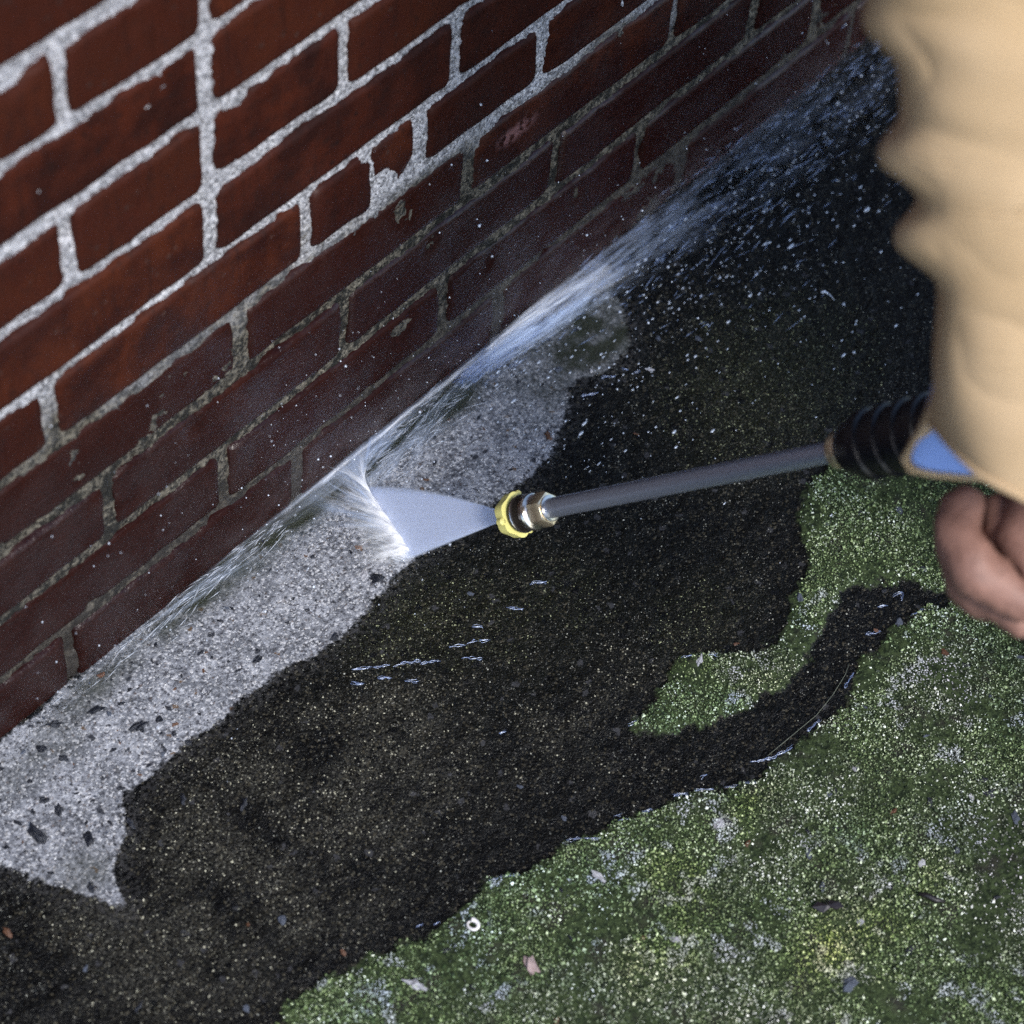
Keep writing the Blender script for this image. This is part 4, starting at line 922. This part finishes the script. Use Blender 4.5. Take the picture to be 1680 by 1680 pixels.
# threads: thin spindles of water
SP_F = np.array([(0, 1, 2), (0, 2, 3), (0, 3, 1), (4, 2, 1), (4, 3, 2), (4, 1, 3)])
def spindles(name, P, D, ln, rad, mat, parent=None):
    n = len(P); D = D / np.linalg.norm(D, axis=1, keepdims=True)
    A = np.cross(D, np.array([.3, .2, 1.0])); A /= np.linalg.norm(A, axis=1, keepdims=True) + 1e-9
    B = np.cross(D, A)
    mid = P + D * (ln * .4)[:, None]
    vs = [P]
    for k in range(3):
        a = 2 * np.pi * k / 3
        vs.append(mid + (A * math.cos(a) + B * math.sin(a)) * rad[:, None])
    vs.append(P + D * ln[:, None])
    V = np.stack(vs, 1).reshape(-1, 3)
    F = (SP_F[None] + (np.arange(n) * 5)[:, None, None]).reshape(-1, 3)
    return link(name, np_mesh(name, V, F, True), mat, parent)

def rand_seg(n):
    t = rng.random(n); return I0[None] * (1 - t[:, None]) + I1[None] * t[:, None], t
# splash thrown off the line where the jet strikes
n = 520
P, t_ = rand_seg(n); P = P + rng.normal(0, .0022, (n, 3)) + np.array([0, 0, .002])
ang = np.arctan2(.105, -.012) + rng.normal(0, .30, n) + (t_ - .45) * 1.3
up_ = np.abs(rng.normal(0, .22, n))
D = np.stack([np.cos(ang), np.sin(ang), up_], 1)
ln = rng.gamma(2.0, .0080, n) * (1.25 - .65 * t_)
spindles('splash', P, D, np.minimum(ln * 1.2, .030), .0006 + .0011 * rng.random(n), M_SOFT, spray)
n = 500
P, t_ = rand_seg(n); P = P + rng.normal(0, .0022, (n, 3)) + np.array([0, 0, .0015])
ang = np.arctan2(.105, -.012) + rng.normal(0, .5, n)
D = np.stack([np.cos(ang), np.sin(ang), np.abs(rng.normal(0, .35, n))], 1)
spindles('splash_crest', P, D, rng.gamma(2., .0022, n), .0005 + .0006 * rng.random(n), M_DROP, spray)

# the white burst round the striking line: lit spray thrown low over the ground
M_BURST = water_mat('burst_water', (.97, .98, 1.0), .3, 'dens', (14, 2, 1), .0, .1)
M_BLUE = water_mat('blue_splash', (.66, .78, 1.0), .3, 'dens', (16, 2, 1), .1, .3)
def burst(name, mat, layers, u0, u1, r0, r1, soft, ray, lo, nu=120, nv=40, seed=400):
    allV, allF, allD, allU, allW = [], [], [], [], []
    vv, uu = np.meshgrid(np.linspace(0, 1, nv), np.linspace(u0, u1, nu), indexing='ij')
    for L in range(layers):
        base = I0[None, None] * (1 - uu[..., None]) + I1[None, None] * uu[..., None]
        ang = 1.68 + (uu - .45) * 1.5 - .85 * (1 - smooth01(uu, -.1, .22)) + (vnoise(uu * 14, uu * 0, seed + L) - .5) * .5
        R = vv * (r0 + r1 * vnoise(uu * 22, uu * 0 + L, seed + 10 + L)) * (1.2 - .55 * np.clip(uu, 0, 1))
        lift = (.0025 + .002 * L) * np.sin(np.clip(vv * 1.1 + .25, 0, 1) * np.pi) + .002
        dirv = np.stack([np.cos(ang), np.sin(ang), ang * 0], -1)
        P = base + dirv * R[..., None] - dirv * .005
        P[..., 2] += lift + .12 * R * (L / layers)
        P[..., 1] = np.minimum(P[..., 1], -.004)
        st = fbm(uu * 30 + L * 7 + vv * .6, vv * 1.3, seed + 20 + L, 3)
        core = np.exp(-((vv * (r0 + r1 * .5) - .005) / (.0075 + .006 * fbm(uu * 12, uu * 0, seed + 30 + L, 3))) ** 2)
        d = soft * core + ray * np.exp(-vv * 1.6) * smooth01(st, lo + .25 * vv, lo + .25 + .15 * vv)
        d = d * smooth01(uu, u0 + .02, u0 + .30) * smooth01(u1 - uu, 0, .06) * (1 - smooth01(vv, .55, 1.))
        near0 = smooth01(uu, -.02, .10); d = d * (near0 + (1 - near0) * smooth01(vv, .10, .45))
        d = d * (1 - smooth01(P[..., 1], -.0065, -.0042))
        allV.append(P.reshape(-1, 3)); allF.append(grid_faces(nu, nv) + L * nu * nv); allD.append(np.clip(d, 0, .95).ravel()); allU.append(uu.ravel()); allW.append((vv + L).ravel())
    me = np_mesh(name, np.concatenate(allV), np.concatenate(allF), True)
    set_attr(me, 'dens', np.concatenate(allD)); uv_grid(me, np.concatenate(allU), np.concatenate(allW))
    return link(name, me, mat, spray)
burst('splash_burst', M_BURST, 6, -.06, 1.03, .040, .040, .85, .42, .36)
burst('splash_sheet', M_BLUE, 4, -.35, .75, .060, .045, .10, .55, .34, seed=500)

# water driven along the foot of the wall: layered sheets and threads
xs = np.arange(-.30, .80, .002); sn = np.linspace(0, 1, 36)
SX, SS = np.meshgrid(xs, sn)
def bell(x, c, a, b): return np.where(x < c, np.exp(-((x - c) / a) ** 2), np.exp(-((x - c) / b) ** 2))
def film(L):
    w = .014 + .050 * bell(SX, .03, .10, .10) + .022 * smooth01(SX, .16, .30) + .035 * smooth01(SX, .28, .6)
    h = .003 + .003 * bell(SX, .0, .05, .3) + .008 * smooth01(SX, .3, .6)
    w = w * (.85 + .15 * L); h = h * (.75 + .2 * L)
    Y = -.0035 - w * SS ** 1.3
    Z = h * (1 - SS) ** 2.2 + .0022 + .0012 * L + .004 * L * np.sin(SS * np.pi)
    Z = Z + (fbm(SX * 60, SS * 9 + L * 5, 300 + L, 3) - .5) * .004 * (.3 + SS)
    st = fbm(SX * 18 - SS * 2.0, SS * 9 + 20 * L + SX * 7, 310 + L, 3)
    amt = .28 * bell(SX, .05, .05, .06) + .16 * bell(SX, -.10, .10, .06) + .85 * bell(SX, .245, .045, .10) + .14 * bell(SX, .36, .1, .10) + .06 * smooth01(SX, .3, .45) * (1 - smooth01(SX, .55, .80))
    amt = amt + .06 * bell(SX, .13, .06, .06)
    cross = smooth01(SS, 0., .06) * (1 - smooth01(SS, .62, 1.0))
    crest = np.exp(-((SS - .06 - .02 * L) / .03) ** 2) * (.3 * bell(SX, .06, .12, .14))
    d = np.clip(amt * cross * smooth01(st, .46, .64) * .80 + crest * (.3 + .7 * st), 0, .8)
    return np.stack([SX, Y, Z], -1).reshape(-1, 3), d.ravel()
# bright crest where the water meets the wall
cx = np.arange(-.03, .26, .0015); cs = np.linspace(-1, 1, 9)
CX, CS = np.meshgrid(cx, cs)
wd = .0022 * (.5 + 1.1 * fbm(CX * 60, CX * 0, 601, 3))
Yc = -.0045 - .010 * smooth01(CX, .19, .26) + CS * wd; Zc = .0035 + .002 * fbm(CX * 50, CX * 0, 603, 2) + (1 - CS ** 2) * .0015
dc = (1 - CS ** 2) * smooth01(CX, -.03, .03) * (1 - smooth01(CX, .20, .26)) * (.25 + .9 * smooth01(fbm(CX * 30, CS * 1.5, 605, 3), .40, .66)) * .75
me = np_mesh('wall_crest', np.stack([CX.ravel(), Yc.ravel(), Zc.ravel()], 1), grid_faces(len(cx), len(cs)), True)
set_attr(me, 'dens', np.clip(dc, 0, .9).ravel()); uv_grid(me, CX.ravel(), CS.ravel())
# the bright tongue that leaves the wall to the right of the jet
tx = np.linspace(0, 1, 120); ts = np.linspace(-1, 1, 21)
TX, TS = np.meshgrid(tx, ts)
allV, allF, allD, allU, allW = [], [], [], [], []
for L in range(3):
    X_ = .208 + .165 * TX
    Y_ = -.0075 - .024 * TX ** 1.4 + TS * (.0022 + .017 * TX)
    Z_ = .004 + .010 * np.sin(TX * 2.2) + .003 * L + (fbm(X_ * 50, TS * 2 + L, 640 + L, 3) - .5) * .006
    st = fbm(X_ * 14 + TS * .4, TS * (2.2 + .4 * L) + 11 * L, 645 + L, 4)
    d_ = (1 - TS ** 2) * smooth01(TX, 0, .06) * (1 - smooth01(TX, .30, 1.)) * (.15 + .95 * smooth01(st, .40, .62))
    allV.append(np.stack([X_.ravel(), np.minimum(Y_, -.004).ravel(), Z_.ravel()], 1)); allF.append(grid_faces(120, 21) + L * 120 * 21)
    allD.append(np.clip(d_ * .52, 0, .75).ravel()); allU.append(X_.ravel()); allW.append((TS + L).ravel())
me3 = np_mesh('water_tongue', np.concatenate(allV), np.concatenate(allF), True)
set_attr(me3, 'dens', np.concatenate(allD)); uv_grid(me3, np.concatenate(allU), np.concatenate(allW))
tongue = link('water_tongue', me3, M_BURST)
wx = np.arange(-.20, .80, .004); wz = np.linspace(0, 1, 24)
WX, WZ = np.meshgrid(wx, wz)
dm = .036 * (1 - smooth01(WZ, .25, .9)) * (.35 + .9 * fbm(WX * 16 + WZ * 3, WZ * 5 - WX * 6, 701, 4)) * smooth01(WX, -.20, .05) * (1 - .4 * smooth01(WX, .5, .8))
me2 = np_mesh('wall_sheen_mist', np.stack([WX.ravel(), (-.007 - .004 * (1 - WZ)).ravel(), (.002 + WZ * .085).ravel()], 1), grid_faces(len(wx), len(wz)), True)
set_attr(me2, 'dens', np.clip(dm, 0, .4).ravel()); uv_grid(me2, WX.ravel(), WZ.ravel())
wall_sheen_mist = link('wall_sheen_mist', me2, water_mat('wall_sheen_mist', (.80, .74, .80), .3, 'dens', (30, 5, 1), .05, .1))  # thin mist sheet, its pale tint paints a wet sheen over the bottom course
wall_crest = link('wall_crest', me, M_BURST)
allV, allF, allD, allU, allW = [], [], [], [], []
for L in range(3):
    V_, d_ = film(L)
    allV.append(V_); allD.append(d_); allF.append(grid_faces(len(xs), len(sn)) + L * len(V_)); allU.append((SX + SS * .05).ravel()); allW.append((SS + L * .37).ravel())
me = np_mesh('running_water', np.concatenate(allV), np.concatenate(allF), True)
set_attr(me, 'dens', np.concatenate(allD)); uv_grid(me, np.concatenate(allU), np.concatenate(allW))
run = link('running_water', me, M_FILM)
wall_crest.parent = run; tongue.parent = run; wall_sheen_mist.parent = run
tag(run, 'blue white water rushing along the foot of the brick wall', 'water', kind='stuff')

def flow(n, x_fn, y_fn, z_fn, ang_sd, ln_m, rad, mat, name, sgn=1):
    x = x_fn(n); y = y_fn(x); z = z_fn(x)
    a = rng.normal(0, ang_sd, n)
    D = np.stack([sgn * np.cos(a), np.sin(a) - .02, rng.normal(.03, .06, n)], 1)
    return spindles(name, np.stack([x, y, np.maximum(z, .001)], 1), D, rng.gamma(2.5, ln_m / 2.5, n), rad * (.6 + .8 * rng.random(n)), mat, run)
flow(750, lambda n: .17 + np.abs(rng.normal(0, .10, n)), lambda x: -.004 - np.abs(rng.normal(0, 1, len(x))) * (.008 + .05 * np.clip(x - .15, 0, .4)),
     lambda x: np.abs(rng.normal(0, 1, len(x))) * (.002 + .022 * np.clip(x - .15, 0, .5)), .14, .012, .00042, M_FAR, 'water_thread')
flow(620, lambda n: rng.uniform(.32, .86, n), lambda x: -.003 - np.abs(rng.normal(0, .055, len(x))),
     lambda x: np.abs(rng.normal(0, .014, len(x))),   .13, .013, .00058, M_FAR, 'water_thread')
flow(220, lambda n: .05 + np.abs(rng.normal(0, .07, n)), lambda x: -.004 - np.abs(rng.normal(0, .018, len(x))),
     lambda x: np.abs(rng.normal(0, .004, len(x))), .25, .014, .0004, M_FINE, 'water_thread')
flow(140, lambda n: -.02 - np.abs(rng.normal(0, .10, n)), lambda x: -.004 - np.abs(rng.normal(0, .010, len(x))),
     lambda x: np.abs(rng.normal(0, .005, len(x))), .18, .014, .0004, M_FINE, 'water_thread', -1)

# drops in the air, and stretched pale drops painting glints on the wet ground
ICO = None
def drops(name, P, r, mat, parent=None, stretch=None):
    bm = bmesh.new(); bmesh.ops.create_icosphere(bm, subdivisions=1, radius=1)
    v = np.array([q.co[:] for q in bm.verts]); f = np.array([[q.index for q in fc.verts] for fc in bm.faces]); bm.free()
    n = len(P)
    V = v[None] * r[:, None, None]
    if stretch is not None: V = V * stretch[:, None, :]
    V = V + P[:, None, :]
    F = f[None] + (np.arange(n) * len(v))[:, None, None]
    return link(name, np_mesh(name, V.reshape(-1, 3), F.reshape(-1, 3), True), mat, parent)
n = 560
x = np.concatenate([rng.normal(.05, .16, n // 2), rng.uniform(-.3, .75, n - n // 2)])
P = np.stack([x, -.005 - np.abs(rng.normal(0, .07, n)), .01 + np.abs(rng.normal(0, .12, n))], 1)
dr = drops('water_drops', P, .00022 + rng.gamma(1.2, .00018, n), M_DROP)
tag(dr, 'fine drops of spray flying in front of the wall', 'water drops', kind='stuff')
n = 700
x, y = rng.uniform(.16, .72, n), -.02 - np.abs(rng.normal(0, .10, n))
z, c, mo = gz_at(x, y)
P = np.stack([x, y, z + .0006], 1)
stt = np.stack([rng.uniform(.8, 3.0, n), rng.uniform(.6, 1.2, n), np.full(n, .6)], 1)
drops('ground_glints', P, .00035 + rng.gamma(1.2, .00022, n), M_DROP, dr, stt)

# ripple crests at the film edge, sky glints painted on as pale blue
M_GLINT = water_mat('ripple_glints', (.42, .54, .90), .62, gloss=.5)
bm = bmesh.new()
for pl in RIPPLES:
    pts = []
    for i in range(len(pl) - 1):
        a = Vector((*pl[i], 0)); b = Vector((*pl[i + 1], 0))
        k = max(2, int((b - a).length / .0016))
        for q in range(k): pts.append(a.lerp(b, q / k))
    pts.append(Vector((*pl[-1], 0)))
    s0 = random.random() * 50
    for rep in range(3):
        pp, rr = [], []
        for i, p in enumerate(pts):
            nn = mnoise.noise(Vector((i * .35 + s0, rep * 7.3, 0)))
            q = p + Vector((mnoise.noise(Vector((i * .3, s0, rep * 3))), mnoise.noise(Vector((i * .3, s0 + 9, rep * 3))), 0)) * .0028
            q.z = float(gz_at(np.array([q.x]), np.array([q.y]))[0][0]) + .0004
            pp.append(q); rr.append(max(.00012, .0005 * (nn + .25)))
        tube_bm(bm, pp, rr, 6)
me = bpy.data.meshes.new('ripple_glints'); bm.to_mesh(me); bm.free()
tag(link('ripple_glints', me, M_GLINT), 'broken ripples along the edges of the water film, sky glints painted blue white', 'ripple_glints', kind='stuff')
# ------------------------------------------------------------------ loose things lying about
def ground_h(x, y, lift=0.0):
    z, c, mo = gz_at(np.array([x]), np.array([y]))
    return float(z[0]) + lift
M_SHELL = simple_mat('bleached_shell', (.74, .72, .72), .5, var=.12, scale=300, bumpd=.0003)
M_TWIG = simple_mat('black_wet_bark', (.018, .015, .016), .4, var=.4, scale=300, bumpd=.0006)
M_LEAF = simple_mat('rotten_leaf', (.020, .016, .020), .35, var=.4, scale=200, bumpd=.0005)
M_FIBRE = simple_mat('pale_fibre', (.20, .22, .17), .6, var=.2)
def single(name, kind, x, y, s, label, cat, lift=.0015):
    me = pebble_mesh(name, int((x + 3) * 9999), {'w': M_WHITESTONE, 'p': M_PINK, 'g': M_GREYSTONE, 'd': M_BLUESTONE}[kind], .5)
    o = link(name, me); o.location = (x, y, ground_h(x, y, lift)); o.scale = (s, s * .75, s)
    o.rotation_euler = (.1, -.1, random.uniform(0, 3)); tag(o, label, cat)
    return o
M_PINK = simple_mat('pinkish_grit_stone', (.40, .30, .29), .6, var=.25, scale=400, bumpd=.0005)
# ring-shaped bleached shell
bm = bmesh.new()
pts = [Vector((math.cos(a) * .0032, math.sin(a) * .0040, .0004 * a)) for a in np.linspace(0, 2 * math.pi * 1.15, 22)]
tube_bm(bm, pts, [.0006 + .0012 * i / 21 for i in range(22)], 10)
sh = bm_obj('snail_shell', bm, M_SHELL, None); sh.location = (-.1921, -.3524, ground_h(-.1921, -.3524, .0028))
tag(sh, 'small bleached ring of snail shell lying on the moss edge', 'shell')
single('pebble', 'w', -.1015, -.3915, .0085, 'white quartz chip on the moss right of the snail shell', 'pebble', .003)
single('pebble', 'p', -.1879, -.4021, .012, 'dull pink stone in the moss below the snail shell', 'pebble', .002)
single('pebble', 'w', -.2519, -.3544, .010, 'ragged white stone at the moss edge left of the snail shell', 'pebble', .002)
single('pebble', 'w', .2600, -.0790, .0035, 'tiny white grain beside the right end of the washed strip', 'pebble', .001)
single('pebble', 'g', -.0477, -.572, .013, 'large blue grey stone in the moss near the bottom edge', 'pebble', .002)
# twig and leaf scrap
bm = bmesh.new(); tube_bm(bm, [(-.009, 0, 0), (-.003, .0006, .0006), (.004, -.0004, .0004), (.010, .0008, 0)], [.0014, .0022, .0020, .0010], 8)
tw = bm_obj('twig', bm, M_TWIG, None); tw.location = (.0465, -.5735, ground_h(.0465, -.5735, .0034)); tw.rotation_euler[2] = -1.2
tag(tw, 'short black piece of twig lying in the moss at lower right', 'twig')
bm = bmesh.new()
out = [(-.011, .001), (-.006, .0045), (-.002, .0028), (.003, .0050), (.009, .0026), (.012, -.001), (.006, -.003), (.002, -.0012), (-.004, -.0042)]
c0 = bm.verts.new((0, 0, .0022)); top = [bm.verts.new((x_, y_, .0008 * math.sin(i * 2.1))) for i, (x_, y_) in enumerate(out)]
lo = [bm.verts.new((v.co.x, v.co.y, v.co.z - .0005)) for v in top]
for i in range(len(out)):
    j = (i + 1) % len(out); bm.faces.new((c0, top[j], top[i])); bm.faces.new((top[i], top[j], lo[j], lo[i]))
bm.faces.new(lo)
lf = bm_obj('leaf_scrap', bm, M_LEAF, None); lf.location = (-.0103, -.524, ground_h(-.0103, -.524, .0034)); lf.rotation_euler[2] = -.7
tag(lf, 'dark rotten leaf scrap lying in the middle of the moss', 'leaf')
# pale fibre along the moss edge
bm = bmesh.new()
fp = [(.0642, -.4140), (.0900, -.4165), (.1171, -.4185), (.1400, -.4165), (.1620, -.4120), (.1720, -.4080)]
tube_bm(bm, [(x_, y_, ground_h(x_, y_, .0016)) for x_, y_ in fp], .00016, 6)
tag(bm_obj('plant_fibre', bm, M_FIBRE, None), 'long pale fibre curving along the edge of the moss', 'fibre')
# a falling drop with its tail
bm = bmesh.new()
dx, dy, dz = .4620, -.1638, .0035
tube_bm(bm, [(dx - .002, dy + .001, dz + .001), (dx - .0006, dy + .0004, dz + .001), (dx + .0008, dy, dz + .001), (dx + .0022, dy - .0022, dz), (dx + .0022, dy - .007, dz - .001), (dx + .0016, dy - .011, dz - .002)], [.0005, .0013, .0012, .0006, .0003, .00015], 10)
tag(bm_obj('water_drop', bm, M_DROP, None), 'single clear drop with a thin tail over the black wet concrete', 'water drop')
